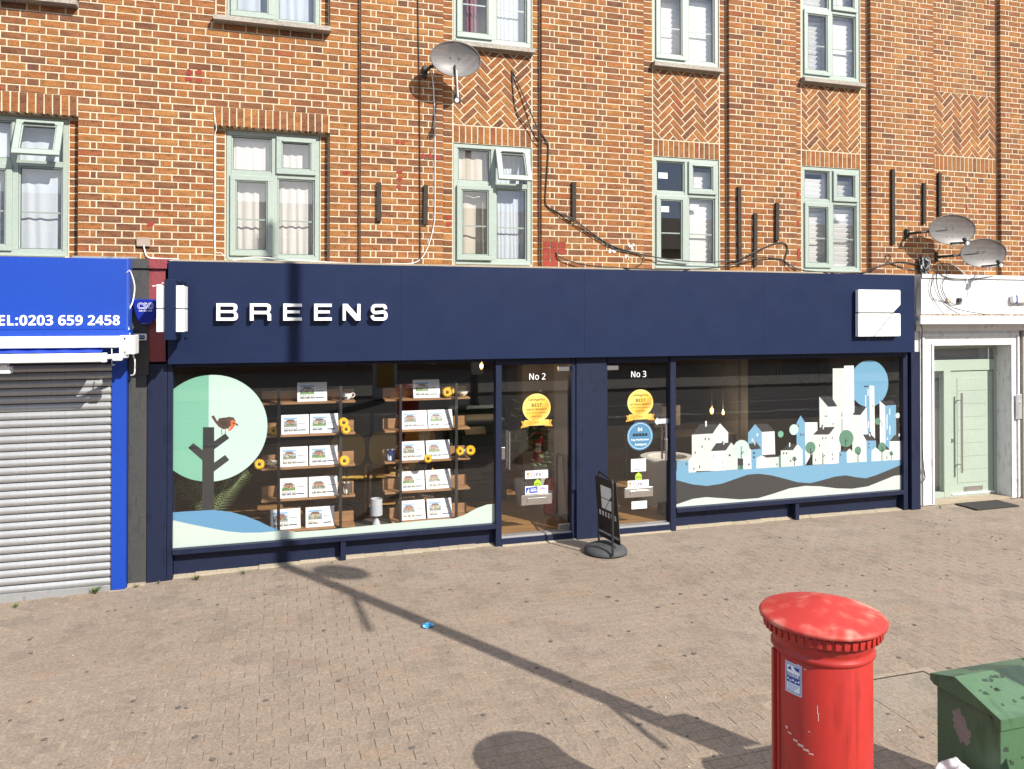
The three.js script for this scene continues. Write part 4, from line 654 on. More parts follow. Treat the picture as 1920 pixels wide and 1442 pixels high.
{
  const a = thing('folded_awning', 'white folded awning with blue fabric under the blue fascia', 'awning');
  mesh('cassette', bx(-5.6, -1.462, 2.352, 2.462, 0.30, 0.50, 0.012), M.whitePaint, a);
  mesh('end_bracket', [bx(-1.461, -1.37, 2.285, 2.468, 0.30, 0.48, 0.008), bx(-1.369, -1.33, 2.285, 2.468, 0.20, 0.44, 0.008)], M.white, a);
  for (const y of [2.44, 2.31]) mesh('bolt', rod([-1.41, y, 0.478], [-1.41, y, 0.488], 0.011), M.steel, a);
  mesh('front_bar', [bx(-5.6, -1.55, 2.228, 2.31, 0.62, 0.69, 0.014), bx(-1.575, -1.532, 2.225, 2.312, 0.618, 0.692, 0.008)], M.whitePaint, a);
  const f = new THREE.PlaneGeometry(4.0, 1, 160, 6), p = f.attributes.position; for (let i = 0; i < p.count; i++) { const u = p.getX(i), v = p.getY(i) + 0.5; p.setXYZ(i, -3.6 + u, 2.315 + v * 0.05 + 0.006 * Math.sin(u * 31) * (1 - Math.abs(v - 0.5)) - 0.02 * Math.sin(v * Math.PI), 0.645 - v * 0.24); } f.computeVertexNormals();
  const cloth = mat(0.012, 0.05, 0.40, 0.8); cloth.side = THREE.DoubleSide; mesh('awning_fabric', f, cloth, a);
  mesh('folding_arm', [rod([-1.56, 2.27, 0.60], [-1.40, 2.27, 0.42], 0.022), rod([-1.53, 2.27, 0.65], [-1.44, 2.268, 0.60], 0.016), bx(-1.49, -1.41, 2.235, 2.30, 0.56, 0.64, 0.01)], M.white, a); mesh('folding_arm', rod([-2.35, 2.20, 0.58], [-3.6, 2.215, 0.40], 0.025), M.white, a);
  mesh('crank_hook', [rod([-1.52, 2.34, 0.5], [-1.51, 2.22, 0.55], 0.006), tube([[-1.51, 2.22, 0.55], [-1.50, 2.19, 0.56], [-1.48, 2.20, 0.56]], 0.005, 12)], M.steel, a);
  mesh('joint_bracket', [bx(-2.42, -2.33, 2.13, 2.20, 0.50, 0.60, 0.012)], M.white, a);
}
{ // the pilaster between the two shops, black on one half, red on the other, with a corbel
  const p = thing('party_pilaster', 'masonry pilaster painted half black and half red between the blue and navy shops', 'pilaster');
  mesh('black_shaft', bx(-1.455, -1.288, -0.045, 2.059, -0.2, 0.03, 0.006), M.blackPaint, p);
  mesh('black_corbel', prismX([[-0.2, 2.06], [0.03, 2.06], [0.042, 2.12], [0.05, 2.25], [0.05, 3.128], [-0.2, 3.128]], -1.452, -1.268), M.blackPaint, p);
  mesh('red_corbel', prismX([[-0.2, 2.19], [0.025, 2.19], [0.035, 2.34], [0.04, 2.6], [0.04, 3.128], [-0.2, 3.128]], -1.2675, -1.112), M.redPaint, p);
  mesh('black_cap', bx(-1.452, -1.268, 3.134, 3.232, -0.2, 0.075, 0.003), M.blackPaint, p);
  mesh('red_cap', bx(-1.2675, -1.096, 3.134, 3.232, -0.2, 0.075, 0.003), M.redPaint, p);
  mesh('foot', bx(-1.449, -1.29, -0.15, -0.032, -0.2, 0.08), M.skim, p);
  const fl = mat(0.7, 0.64, 0.6, 0.8); for (const [x, y, w] of [[-1.17, 2.97, .07], [-1.14, 2.99, .02], [-1.22, 2.96, .04], [-1.20, 2.72, .012], [-1.20, 2.62, .01], [-1.15, 2.9, .02]]) { const n = 7, q = []; for (let i = 0; i < n; i++) { const a = i / n * 6.283; q.push([x + Math.cos(a) * w * rr(.4, .6), y + Math.sin(a) * (w < .02 ? .05 : .008) * rr(.5, 1)]); } mesh('flaked_paint', prism(q, 0.0402, 0.0418), fl, p); }
}
{
  const a = thing('alarm_box', 'blue bell shaped alarm box lettered CSO on the black pilaster', 'alarm box'), z = 0.052;
  const prof = [[-1.41, 2.816], [-1.407, 2.826], [-1.164, 2.823], [-1.157, 2.811], [-1.19, 2.66], [-1.22, 2.585], [-1.24, 2.572], [-1.321, 2.570], [-1.346, 2.585], [-1.382, 2.68]].reverse();
  mesh('casing', prism(prof, z, z + 0.085, 0.012), mat(0.010, 0.022, 0.23, 0.18, { clearcoat: 0.6 }), a);
  const outline = STK(512, 300, (c) => { c.lineWidth = 12; c.lineJoin = 'round'; c.strokeStyle = '#eef'; c.font = 'bold 230px sans-serif'; c.textAlign = 'center'; c.strokeText('CSO', 256, 200); label(c, '0203 659 2458', 256, 276, 54, '#eef'); });
  mesh('lettering', plate(-1.372, -1.197, 2.69, 2.797, z + 0.0865), outline, a);
}
{
  const a = thing('timer_box', 'small grey box with a blue label under the alarm box', 'box');
  mesh('casing', bx(-1.415, -1.28, 2.41, 2.476, 0.052, 0.10, 0.006), M.whitePaint, a); a.rotation.z = 0; 
  mesh('label', plate(-1.402, -1.295, 2.42, 2.462, 0.1006), STK(128, 48, (c) => { c.fillStyle = '#16386e'; c.fillRect(0, 0, 128, 48); c.fillStyle = '#7fa3cf'; for (let i = 0; i < 8; i++) c.fillRect(8 + i * 14, 14, 9, 20); }), a);
}
solo('alarm_cable', 'white cable looping down beside the blue fascia edge', 'cable', tube([[-1.425, 3.08, 0.31], [-1.405, 3.09, 0.25], [-1.375, 2.95, 0.2], [-1.39, 2.8, 0.2], [-1.43, 2.68, 0.22], [-1.42, 2.56, 0.26], [-1.40, 2.47, 0.3]], 0.007), M.white);
solo('awning_cable', 'short white cable curling under the awning bracket', 'cable', tube([[-1.39, 2.29, 0.2], [-1.375, 2.2, 0.16], [-1.385, 2.08, 0.13], [-1.42, 2.06, 0.10]], 0.008, 24), M.white);
{ // projecting sign
  const s = thing('projecting_sign', 'navy projecting sign with white emblem boxes on both sides', 'sign');
  mesh('blade', bx(-1.045, -0.95, 2.425, 3.003, 0.105, 0.63, 0.004), M.navy, s);
  for (const q of [[-0.9485, -0.875], [-1.12, -1.0465]]) { mesh('emblem_box', bx(q[0], q[1], 2.727, 2.945, 0.30, 0.60, 0.006), M.white, s); mesh('emblem_box', bx(q[0], q[1], 2.50, 2.718, 0.30, 0.60, 0.006), M.white, s); }
  mesh('bracket', [rod([-0.91, 2.985, 0.10], [-0.94, 3.0, 0.5], 0.006), bx(-0.915, -0.895, 2.965, 2.985, 0.1005, 0.12), bx(-0.915, -0.895, 2.43, 2.45, 0.1005, 0.12)], M.navyFrame, s);
}
// ---------------------------------------------------------------- white doorway on the right
{
  const d = thing('entrance_doorway', 'white rendered doorway with a sage green panelled front door', 'doorway');
  mesh('upper_wall', bx(8.462, 13.4, 2.66, 3.178, -0.25, 0.03), M.render, d); mesh('upper_band', bx(8.462, 13.4, 3.182, 3.236, -0.25, 0.05), M.render, d);
  mesh('canopy', bx(8.32, 13.4, 2.545, 2.662, -0.18, 0.16, 0.006), M.render, d);
  mesh('canopy_under', bx(8.462, 13.4, 2.45, 2.544, -0.30, -0.06), M.render, d);
  { const L = []; for (let i = 0; i < 260; i++) { const x = rr(8.32, 11.6), w = rr(0.01, 0.06); L.push(bx(x, x + w, 2.662, 2.662 + rr(0.004, 0.022), rr(0.07, 0.12), rr(0.125, 0.158), 0.003)); } mesh('leaf_litter', L, mat(0.30, 0.20, 0.11, 0.95), d).userData.kind = 'stuff'; }
  mesh('door_surround', [bx(8.565, 8.80, 0.012, 2.235, -0.45, -0.10), bx(10.195, 10.365, 0.012, 2.235, -0.45, -0.10), bx(8.565, 10.365, 2.235, 2.449, -0.45, -0.10)], M.render, d);
  mesh('moulding', [bx(8.585, 8.62, 0.03, 2.41, -0.10, -0.075, 0.006), bx(8.62, 10.33, 2.375, 2.41, -0.10, -0.075, 0.006), bx(10.31, 10.345, 0.03, 2.374, -0.10, -0.075, 0.006), bx(8.76, 8.795, 0.03, 2.27, -0.10, -0.085, 0.005), bx(8.795, 10.2, 2.24, 2.27, -0.10, -0.085, 0.005), bx(10.2, 10.235, 0.03, 2.27, -0.10, -0.085, 0.005)], M.render, d);
  mesh('side_wall', bx(8.4605, 8.564, 0.0, 2.449, -0.45, -0.12), M.render, d);
  mesh('reveal_step', bx(8.80, 10.195, 0.0005, 0.03, -0.45, -0.11), M.skim, d);
  const zf = -0.33;
  mesh('door_frame', [bx(8.81, 9.02, 0.03, 2.232, -0.42, zf, 0.005), bx(9.215, 9.345, 0.03, 2.02, -0.42, zf, 0.005), bx(10.155, 10.194, 0.03, 2.232, -0.42, zf, 0.005), bx(9.0, 10.17, 1.86, 2.02, -0.42, zf - 0.001, 0.005), bx(9.0, 10.17, 2.185, 2.232, -0.42, zf - 0.001, 0.005), bx(9.02, 9.215, 0.03, 0.11, -0.42, zf - 0.002, 0.005), bx(9.345, 10.155, 0.03, 0.052, -0.42, zf - 0.004)], M.sageDoor, d);
  mesh('fanlight', plate(9.02, 10.155, 2.02, 2.185, -0.36), M.glass, d); mesh('sidelight', plate(9.02, 9.215, 0.11, 1.86, -0.36), M.glass, d);
  mesh('pale_backing', [bx(8.81, 10.19, 0.03, 2.23, -0.52, -0.47)], mat(0.40, 0.44, 0.45, 0.8), d);  // pale panel added close behind the glass so the lights read light grey
  const leaf = grp('door', d); mesh('leaf', bx(9.352, 10.148, 0.056, 1.852, -0.40, -0.352, 0.004), M.sageDoor, leaf);
  for (let i = 0; i < 8; i++) mesh('door_panel', bx(9.475, 10.025, 0.22 + i * 0.192, 0.22 + i * 0.192 + 0.187, -0.353, -0.346, 0.003), M.sageDoor, leaf);
  mesh('pull_handle', [rod([9.475, 0.385, -0.27], [9.475, 1.54, -0.27], 0.016, 14), rod([9.475, 0.50, -0.35], [9.475, 0.50, -0.27], 0.009), rod([9.475, 1.43, -0.35], [9.475, 1.43, -0.27], 0.009)], M.steel, leaf);
  mesh('letter_plate', [bx(9.60, 9.935, 0.10, 0.165, -0.352, -0.335, 0.006), bx(9.625, 9.91, 0.115, 0.15, -0.336, -0.330, 0.004)], M.chrome, leaf);
  mesh('lock', bx(9.366, 9.396, 0.82, 0.88, -0.352, -0.335, 0.006), M.steel, leaf);
  mesh('weather_bar', bx(9.36, 10.14, 0.0565, 0.075, -0.352, -0.325), M.whitePaint, leaf);
  const it = solo('intercom_panel', 'grey metal intercom panel on the white door surround', 'intercom', [bx(10.255, 10.355, 1.16, 1.52, -0.0745, -0.05, 0.006), ...[0, 1, 2, 3, 4].map((i) => bx(10.275, 10.29, 1.20 + i * 0.04, 1.22 + i * 0.04, -0.052, -0.043)), rod([10.32, 1.40, -0.052], [10.32, 1.40, -0.042], 0.02)], M.alu);
  const la = thing('bulkhead_lamp', 'blue and white bulkhead lamp on the white wall above the doorway', 'lamp'); mesh('casing', bx(10.02, 10.34, 2.84, 2.955, 0.031, 0.10, 0.03), M.whitePaint, la); mesh('band', bx(10.075, 10.11, 2.838, 2.957, 0.033, 0.104, 0.012), M.blueDeep, la);
  solo('socket_box', 'small beige socket box on the white wall above the canopy', 'box', bx(8.885, 8.955, 2.85, 2.905, 0.031, 0.06, 0.006), mat(0.42, 0.36, 0.28, 0.8)); solo('junction_box', 'small black junction box on the white wall above the canopy', 'box', bx(9.075, 9.135, 2.845, 2.91, 0.031, 0.065, 0.006), M.black);
  solo('neighbour_pilaster', 'grey pilaster at the right edge beside the white doorway', 'pilaster', bx(10.40, 10.8, 0, 2.449, -0.4, -0.07), M.concrete);
  solo('neighbour_wall', 'plain shop wall beyond the grey pilaster at the right', 'wall', bx(10.805, 13.4, 0, 2.449, -0.5, -0.15), M.whitePaint);
  solo('door_mat', 'dark coir doormat in front of the sage green door', 'doormat', bx(9.12, 9.88, 0.002, 0.02, -0.06, 0.30, 0.006), mat(0.035, 0.034, 0.033, 0.95, { map: T.paver }));
}
// ---------------------------------------------------------------- ground, road, pavement
struct('ground', (() => { const g = new THREE.PlaneGeometry(500, 500); g.rotateX(-Math.PI / 2); g.translate(0, -0.16, 0); return muv(g); })(), mat(0.10, 0.10, 0.085, 0.95));
struct('road', bx(-90, 90, -0.3, -0.11, 8.56, 17.6), mat(0.075, 0.075, 0.078, 0.9, { map: T.asphalt, bumpMap: T.bumpFine, bumpScale: 0.01 }));
const kerbMat = mat(0.30, 0.29, 0.26, 0.9, { map: T.paver });
{ const kerb = struct('kerb', bx(-90, -8.7, -0.3, 0.0, 8.42, 8.559), kerbMat); struct('far_kerb', bx(-90, 90, -0.3, 0.0, 17.601, 17.75), kerbMat); const g = bx(-0.455, 0.455, -0.3, 0.0, 8.42, 8.559, 0.012); for (let i = 0; i < 32; i++) { const m = mesh('kerb_stone', g, kerbMat, kerb); m.position.x = -8.2 + i * 0.914; } }
struct('far_pavement', bx(-90, 90, -0.3, 0.0, 17.751, 29.5), mat(0.23, 0.22, 0.20, 0.9, { map: T.paver }));
{ // road markings
  const wp = mat(0.55, 0.55, 0.53, 0.8, { map: T.grimy }), L = [];
  for (let x = -40; x < 60; x += 6) L.push(bx(x, x + 4, -0.106, -0.1055, 13.2, 13.3)); for (const z of [8.9, 9.02]) L.push(bx(-40, 60, -0.106, -0.1055, z, z + 0.06)); L.push(bx(8, 22, -0.106, -0.1055, 10.7, 10.8)); for (let x = 8; x < 22; x += 2) L.push(bx(x, x + 1.2, -0.1045, -0.104, 10.9, 11.0));
  struct('road_marking', L, wp);
}
const pavement = struct('pavement', (() => { const g = new THREE.BoxGeometry(64, 0.25, 8.719, 128, 1, 1); g.translate(2, -0.128, 4.0595); const p = g.attributes.position; for (let i = 0; i < p.count; i++) if (p.getY(i) > -0.1) p.setY(i, -0.0024 + gy(Math.max(-6, p.getX(i)))); return muv(g); })(), mat(0.34, 0.285, 0.225, 0.95, { map: T.paver, bumpMap: T.bumpFine, bumpScale: 0.004 }));
const PT = [[0.302, 0.248, 0.197], [0.297, 0.244, 0.194], [0.295, 0.244, 0.195], [0.305, 0.249, 0.196], [0.290, 0.241, 0.194], [0.312, 0.242, 0.186], [0.299, 0.251, 0.202]];
const paverOpt = { map: T.paver, bumpMap: T.bumpFine, bumpScale: 0.004 };
const PAVER = PT.map((t) => mat(...t, 0.9, paverOpt)), paverMass = mat(1, 1, 1, 0.9, { ...paverOpt, vertexColors: true });
{
  const list = [], LZ = 0.1035, LX = 0.2065, cover = [3.30, 4.62, 3.92, 4.54], v = new THREE.Vector3();
  for (let r = 0; r < 82; r++) {
    const z = 0.055 + r * LZ, off = (r % 2) * 0.5 * LX + rr(-0.012, 0.012);
    for (let x = -5.2; x < 13.2; x += LX) {
      const cx = x + off, cz = z + LZ / 2;
      if (cx > cover[0] - 0.06 && cx < cover[1] + 0.06 && cz > cover[2] && cz < cover[3]) continue;
      list.push({ x: cx, z: cz });
    }
  }
  for (const b of list) { v.set(b.x, 0, b.z).project(camera); b.s = Math.abs(v.x) < 1 && Math.abs(v.y) < 1 && v.z < 1 ? 1 / (b.x ** 2 + CAM_H ** 2 + (CAM_D - b.z) ** 2) : -1; }
  const big = new Set(list.slice().sort((a, b) => b.s - a.s).slice(0, 300)), A = { p: [], n: [], u: [], c: [] };
  const geos = []; for (let i = 0; i < 16; i++) { const Q = { p: [], n: [], u: [] }; brickArrays(rectPoly(LX - 0.0032, LZ - 0.0032), 0.05, 0.0013, rnd() * 4, rnd() * 4, Q); const g = arraysGeo(Q); g.rotateX(-Math.PI / 2); geos.push(g); }
  for (const b of list) {
    // courses have settled unevenly: a few stones stand proud or have sunk
    const lump = vnoise(b.x * 0.7 + 50, b.z * 0.7 + 50, 999, 999, 5) - 0.5, rough = b.x > 1.8 && b.z > 1.6 ? 1.5 : 1, dy = gy(b.x) + lump * 0.0024 + rr(-0.0006, 0.0006) * rough, t = rnd() < 0.03 ? 5 : Math.floor(rnd() * 5) % 7, ry = rr(-0.008, 0.008) * rough, dx = rr(-0.0012, 0.0012) * rough;
    const rx = rr(-0.004, 0.004) * rough;
    if (big.has(b)) { const m = mesh('paver', pick(geos), PAVER[t], pavement); m.position.set(b.x + dx, dy, b.z); m.rotation.set(rx, ry, 0); continue; }
    const k = A.p.length / 3, w = LX - rr(0.002, 0.0042), h = LZ - rr(0.002, 0.0042); brickArrays(rectPoly(w, h), 0.05, 0.0013, b.x, -b.z, A);
    const tint = rr(0.97, 1.03); for (let i = k; i < A.p.length / 3; i++) { const x = A.p[i * 3], y = A.p[i * 3 + 1], z = A.p[i * 3 + 2], n1 = A.n[i * 3 + 1], n2 = A.n[i * 3 + 2]; A.p[i * 3] = b.x + dx + x + y * ry; A.p[i * 3 + 1] = dy + z + y * rx; A.p[i * 3 + 2] = b.z - y + x * ry; A.n[i * 3 + 1] = n2; A.n[i * 3 + 2] = -n1; A.c.push(PT[t][0] * tint, PT[t][1] * tint, PT[t][2] * tint); }
  }
  mesh('paving', arraysGeo(A), paverMass, pavement).userData.kind = 'stuff';
  const c = thing('utility_cover', 'concrete filled utility cover set in the paving beside the red post box', 'cover');
  mesh('cover_slab', [bx(3.32, 3.93, -0.03, 0.002, 3.945, 4.515, 0.004), bx(3.945, 4.60, -0.03, 0.001, 3.945, 4.515, 0.004)], mat(0.29, 0.25, 0.20, 0.9, paverOpt), c); mesh('cover_frame', [bx(3.30, 4.62, -0.03, -0.001, 3.925, 3.94), bx(3.30, 4.62, -0.03, -0.001, 4.52, 4.535), bx(3.30, 3.315, -0.03, -0.001, 3.94, 4.52), bx(4.605, 4.62, -0.03, -0.001, 3.94, 4.52), bx(3.931, 3.944, -0.03, -0.006, 3.945, 4.515)], M.woodDark, c);
}
{ // trodden chewing gum and small stains
  const L = []; for (let i = 0; i < 240; i++) { const x = rr(-3, 9), z = rr(0.5, 6), r = rr(0.008, 0.021), n = 9, p = []; for (let k = 0; k < n; k++) { const a = k / n * 6.283, q = r * rr(0.75, 1.15); p.push([x + Math.cos(a) * q, -z + Math.sin(a) * q * 0.9]); } const g = prism(p, 0.003, 0.0055); g.rotateX(-Math.PI / 2); g.translate(0, gy(x), 0); L.push(muv(g)); }
  const m = struct('gum_spots', L, mat(0.105, 0.09, 0.078, 0.9)); m.userData.kind = 'stuff';
  const S = []; for (let i = 0; i < 40; i++) { const x = rr(-3, 9), z = rr(0.5, 6), r = rr(0.003, 0.0065); const g = new THREE.OctahedronGeometry(r); g.scale(1.6, 0.4, 1); g.rotateY(rnd() * 3); g.translate(x, 0.006 + gy(x), z); S.push(g); } const m2 = struct('litter_specks', S, mat(0.68, 0.64, 0.56, 0.9)); m2.userData.kind = 'stuff';
}
solo('crumpled_wrapper', 'scrap of blue wrapper lying on the paving', 'litter', (() => { const g = new THREE.IcosahedronGeometry(0.035, 2), p = g.attributes.position; for (let i = 0; i < p.count; i++) { const k = 0.6 + 0.8 * hash2(p.getX(i) * 3e3, p.getZ(i) * 3e3 + p.getY(i) * 1e3); p.setXYZ(i, p.getX(i) * k * 1.3, p.getY(i) * k * 0.5, p.getZ(i) * k); } g.computeVertexNormals(); g.translate(1.22, 0.02, 2.06); return g; })(), mat(0.08, 0.40, 0.72, 0.4));
// weeds in the joints along the shopfronts
function weed(label, x, z, n, s) {
  const t = thing('weed', label, 'weed', 'weeds in the paving joints', [x, gy(x), z]), P = [], N = [], idx = [];
  for (let i = 0; i < n; i++) { const a = rnd() * 6.283, l = s * rr(0.5, 1.1), lean = rr(0.3, 1.1), w = s * rr(0.05, 0.12), dx = Math.cos(a), dz = Math.sin(a), k = P.length / 3; const q = [[0, 0], [0.5, 0.6], [1, 0.75]]; for (const [u, v] of q) { const ww = w * (1 - u * 0.9); P.push(dx * u * l * lean - dz * ww, v * l, dz * u * l * lean + dx * ww, dx * u * l * lean + dz * ww, v * l, dz * u * l * lean - dx * ww); } idx.push(k, k + 1, k + 2, k + 1, k + 3, k + 2, k + 2, k + 3, k + 4, k + 3, k + 5, k + 4); }
  const g = new THREE.BufferGeometry(); g.setAttribute('position', new THREE.Float32BufferAttribute(P, 3)); g.setIndex(idx); g.computeVertexNormals(); const m = mat(0.10, 0.15, 0.03, 0.8); m.side = THREE.DoubleSide; mesh('leaves', g, m, t);
}
weed('small green weed at the foot of the blue shutter', -1.72, 0.16, 46, 0.085); weed('tiny weed at the foot of the black pilaster', -1.36, 0.12, 18, 0.05); weed('tiny weed beside the foot of the navy pilaster', -1.16, 0.07, 16, 0.045); weed('sprawling weed below the left end of the display window', -0.80, 0.10, 40, 0.07); weed('thin weed below the tree graphic of the display window', -0.35, 0.08, 14, 0.06); weed('dry weed in the paving in front of the shutter', -2.36, 0.30, 26, 0.06); weed('tiny weed at the foot of the riser post', 0.55, 0.06, 18, 0.035); weed('weed by the white door surround', 8.75, 0.05, 18, 0.05);
// across the road, seen in the glass
{
  const b = thing('opposite_terrace', 'long brick terrace across the road mirrored in the shop glass', 'building'), wall = mat(0.22, 0.13, 0.085, 0.9, { map: T.grimy });
  mesh('wall', bx(-60, 70, 0, 6.4, 29.5, 36), wall, b); mesh('roof', prismX([[29.2, 6.4], [36.3, 6.4], [32.7, 8.6]], -60, 70), mat(0.10, 0.06, 0.05, 0.9), b);
  const gl = mat(0.03, 0.035, 0.04, 0.1), wf = M.whitePaint;
  for (let i = 0; i < 16; i++) { const x = -58 + i * 8; mesh('shop_window', bx(x, x + 6.4, 0.5, 2.6, 29.44, 29.499), gl, b); mesh('shop_fascia', bx(x - 0.4, x + 6.8, 2.8, 3.5, 29.35, 29.499), pick([M.blueDeep, M.redPaint, M.whitePaint, M.blackPaint]), b); for (const q of [1, 4]) { const w = mesh('window', bx(x + q, x + q + 1.3, 4.2, 5.6, 29.45, 29.499), wf, b); mesh('pane', bx(x + q + 0.08, x + q + 0.61, 4.28, 5.52, 29.43, 29.449), gl, w); mesh('pane', bx(x + q + 0.69, x + q + 1.22, 4.28, 5.52, 29.43, 29.449), gl, w); } }
}
{
  const p = thing('opposite_totem', 'amber and white totem across the road mirrored in the display window', 'sign');
  mesh('case', bx(2.95, 3.75, -0.1, 2.55, 17.0, 17.25, 0.08), mat(0.5, 0.5, 0.5, 0.5), p); mesh('panel', bx(3.08, 3.62, 0.35, 2.35, 16.97, 16.999), mat(0.42, 0.24, 0.03, 0.6), p);
}
// ---------------------------------------------------------------- dishes, battens and cables on the brickwork
const dishMat = mat(0.15, 0.151, 0.155, 0.45, { map: T.fine, transparent: true, opacity: 0.9 }); dishMat.side = THREE.DoubleSide;
function dish(label, x, y, z, w, h, yaw, pitch, mx, my, L, S) {
  const d = thing('satellite_dish', label, 'satellite dish', 'satellite dishes on the brick wall', [x, y, z]);
  const q = grp('reflector_assembly', d); q.rotation.order = 'YXZ'; q.rotation.set(pitch, yaw, 0);
  const g = new THREE.SphereGeometry(1, 40, 12, 0, 6.2832, 0, 0.62); g.rotateX(Math.PI / 2); g.scale(w / 2 / Math.sin(0.62), h / 2 / Math.sin(0.62), 0.30); g.scale(1, 1, -1); g.translate(0, 0, 0.30 * 1); g.computeVertexNormals();
  // perforated mesh look is carried by the grey of the metal; the rim is rolled
  mesh('reflector', g, dishMat, q);
  const rim = []; for (let i = 0; i < 48; i++) { const a = i / 48 * 6.2832; rim.push([Math.cos(a) * w / 2, Math.sin(a) * h / 2, 0.30 - 0.30 * Math.cos(0.62)]); } mesh('rim', tube(rim, 0.006, 96, 6, true), mat(0.12, 0.12, 0.12, 0.5), q);
  mesh('feed_arm', rod(S, L, 0.012), M.black, q); mesh('feed_arm_strip', rod([S[0] + 0.014, S[1] - 0.06, S[2] + 0.02], [L[0] + 0.014, L[1], L[2]], 0.007), M.whitePaint, q);
  mesh('feed_horn', [rod(L, [L[0], L[1] + 0.05, L[2] - 0.05], 0.026, 14), bx(L[0] - 0.03, L[0] + 0.04, L[1] - 0.03, L[1] + 0.03, L[2] - 0.02, L[2] + 0.03, 0.01)], M.black, q); mesh('feed_cap', rod([L[0] - 0.01, L[1] - 0.005, L[2] + 0.02], [L[0] - 0.01, L[1] - 0.01, L[2] + 0.045], 0.024, 14), M.whitePaint, q);
  for (const [a, b] of [[-0.05, 0.02], [0.05, 0.02], [-0.04, -0.10], [0.04, -0.10]]) mesh('bolt', rod([a, b, 0.004], [a, b, 0.016], 0.006), M.black, q);
  const wz = mx < 8.9 ? ZP - z : ZM - z;
  mesh('wall_mount', [bx(mx - x - 0.035, mx - x + 0.02, my - y - 0.07, my - y + 0.07, wz, wz + 0.05, 0.01), rod([mx - x, my - y, wz + 0.04], [mx - x + 0.02, my - y, -0.03], 0.018), rod([mx - x + 0.02, my - y, -0.03], [0, 0, -0.02], 0.018)], M.black, d);
  return d;
}
dish('single grey satellite dish beside the left herringbone panel', 1.89, 5.55, 0.06, 0.575, 0.385, 0.02, 0.10, 1.60, 5.46, [0.0, -0.47, 0.16], [0, -0.06, 0.02]);
dish('upper of the two grey satellite dishes at the right', 8.925, 3.86, 0.06, 0.72, 0.41, -0.12, 0.12, 8.43, 3.81, [0.03, -0.17, 0.30], [0, -0.19, 0.03]);
dish('lower of the two grey satellite dishes at the right', 9.475, 3.55, 0.06, 0.71, 0.40, -0.15, 0.12, 8.99, 3.50, [0.05, -0.15, 0.32], [0, -0.19, 0.03]);
const BAT = [[1.073, 3.722, 4.162, 'short black wooden batten below the satellite dish, left of the downlead'], [1.60, 3.704, 4.158, 'short black wooden batten beside the white downlead cable'], [3.426, 3.832, 4.287, 'black wooden batten on the pier right of the dish window'], [5.735, 3.319, 4.340, 'long black wooden batten reaching the ledge, leftmost of three on its pier'], [5.966, 3.31, 4.001, 'black wooden batten reaching the ledge, second of three on its pier'], [6.30, 3.654, 4.156, 'short black wooden batten, highest of three on its pier'], [8.182, 3.656, 4.705, 'longest black wooden batten on the rightmost full pier'], [8.722, 3.965, 4.538, 'black wooden batten above the upper right satellite dish mount'], [9.059, 4.09, 4.715, 'black wooden batten standing behind the upper right satellite dish']];
for (const [x, a, b, l] of BAT) { const z = x > 8.936 ? ZM : ZP; const g = bx(-0.026, 0.026, 0, b - a, 0, 0.034, 0.004); const m = solo('wooden_batten', l, 'batten', g, M.woodDark, 'battens left on the brickwork'); m.position.set(x, a, z + 0.002); m.rotation.z = rr(-0.012, 0.012); }
const cb = (l, pts, r, m = M.black, seg = 120) => solo('cable', l, 'cable', tube(pts, r, seg, 6), m, 'cables on the wall');
const zc = ZP + 0.012, zm = ZM + 0.012;
cb('thin black cable running straight down the pier left of the dish', [[1.515, 7.6, zc], [1.515, 6.3, zc], [1.535, 5.0, zc], [1.54, 4.2, zc], [1.545, 3.30, zc]], 0.006);
cb('white downlead cable dropping from the single dish to the ledge', [[1.66, 5.45, zc + 0.05], [1.685, 5.38, zc], [1.70, 5.2, zc], [1.712, 4.9, zc], [1.714, 3.95, zc], [1.70, 3.7, zc], [1.62, 3.42, zc], [1.49, 3.27, zc], [1.2, 3.245, zc + 0.04], [0.7, 3.243, zc + 0.05], [0.1, 3.265, -0.15], [-0.25, 3.29, -0.18], [-0.48, 3.25, -0.2]], 0.0055, M.whitePaint, 200);
cb('black cable from the herringbone panel crossing the pier down to the ledge', [[2.66, 5.60, zm], [2.80, 5.3, zm + 0.02], [2.95, 4.95, zm + 0.05], [3.06, 4.79, zc], [3.10, 4.70, zc], [3.085, 4.4, zc], [3.062, 4.05, zc], [3.10, 3.97, zc], [3.25, 3.90, zc], [3.42, 3.825, zc + 0.03], [3.75, 3.62, zc], [4.02, 3.497, zc], [4.56, 3.395, zc - 0.02], [5.05, 3.354, zc - 0.02], [5.6, 3.365, zc], [5.73, 3.40, zc + 0.035], [6.0, 3.52, zc + 0.03], [6.28, 3.62, zc], [6.42, 3.625, zc], [6.47, 3.56, zc], [6.44, 3.45, zc], [6.42, 3.40, zc]], 0.008, M.black, 260);
cb('thin black cable beside the herringbone panel joining the crossing cable', [[2.66, 5.60, zm], [2.675, 5.35, zm], [2.72, 5.1, zm], [2.86, 4.93, zm + 0.02], [2.99, 4.80, zc], [3.09, 4.73, zc]], 0.006, M.black, 80);
cb('second black cable following the crossing cable along the pier', [[3.10, 3.965, zc + 0.006], [3.42, 3.80, zc + 0.03], [3.72, 3.61, zc + 0.006], [3.98, 3.48, zc], [4.30, 3.42, zc], [4.37, 3.36, zc + 0.01], [4.30, 3.30, zc + 0.03], [4.22, 3.262, zc + 0.05]], 0.006, M.black, 120);
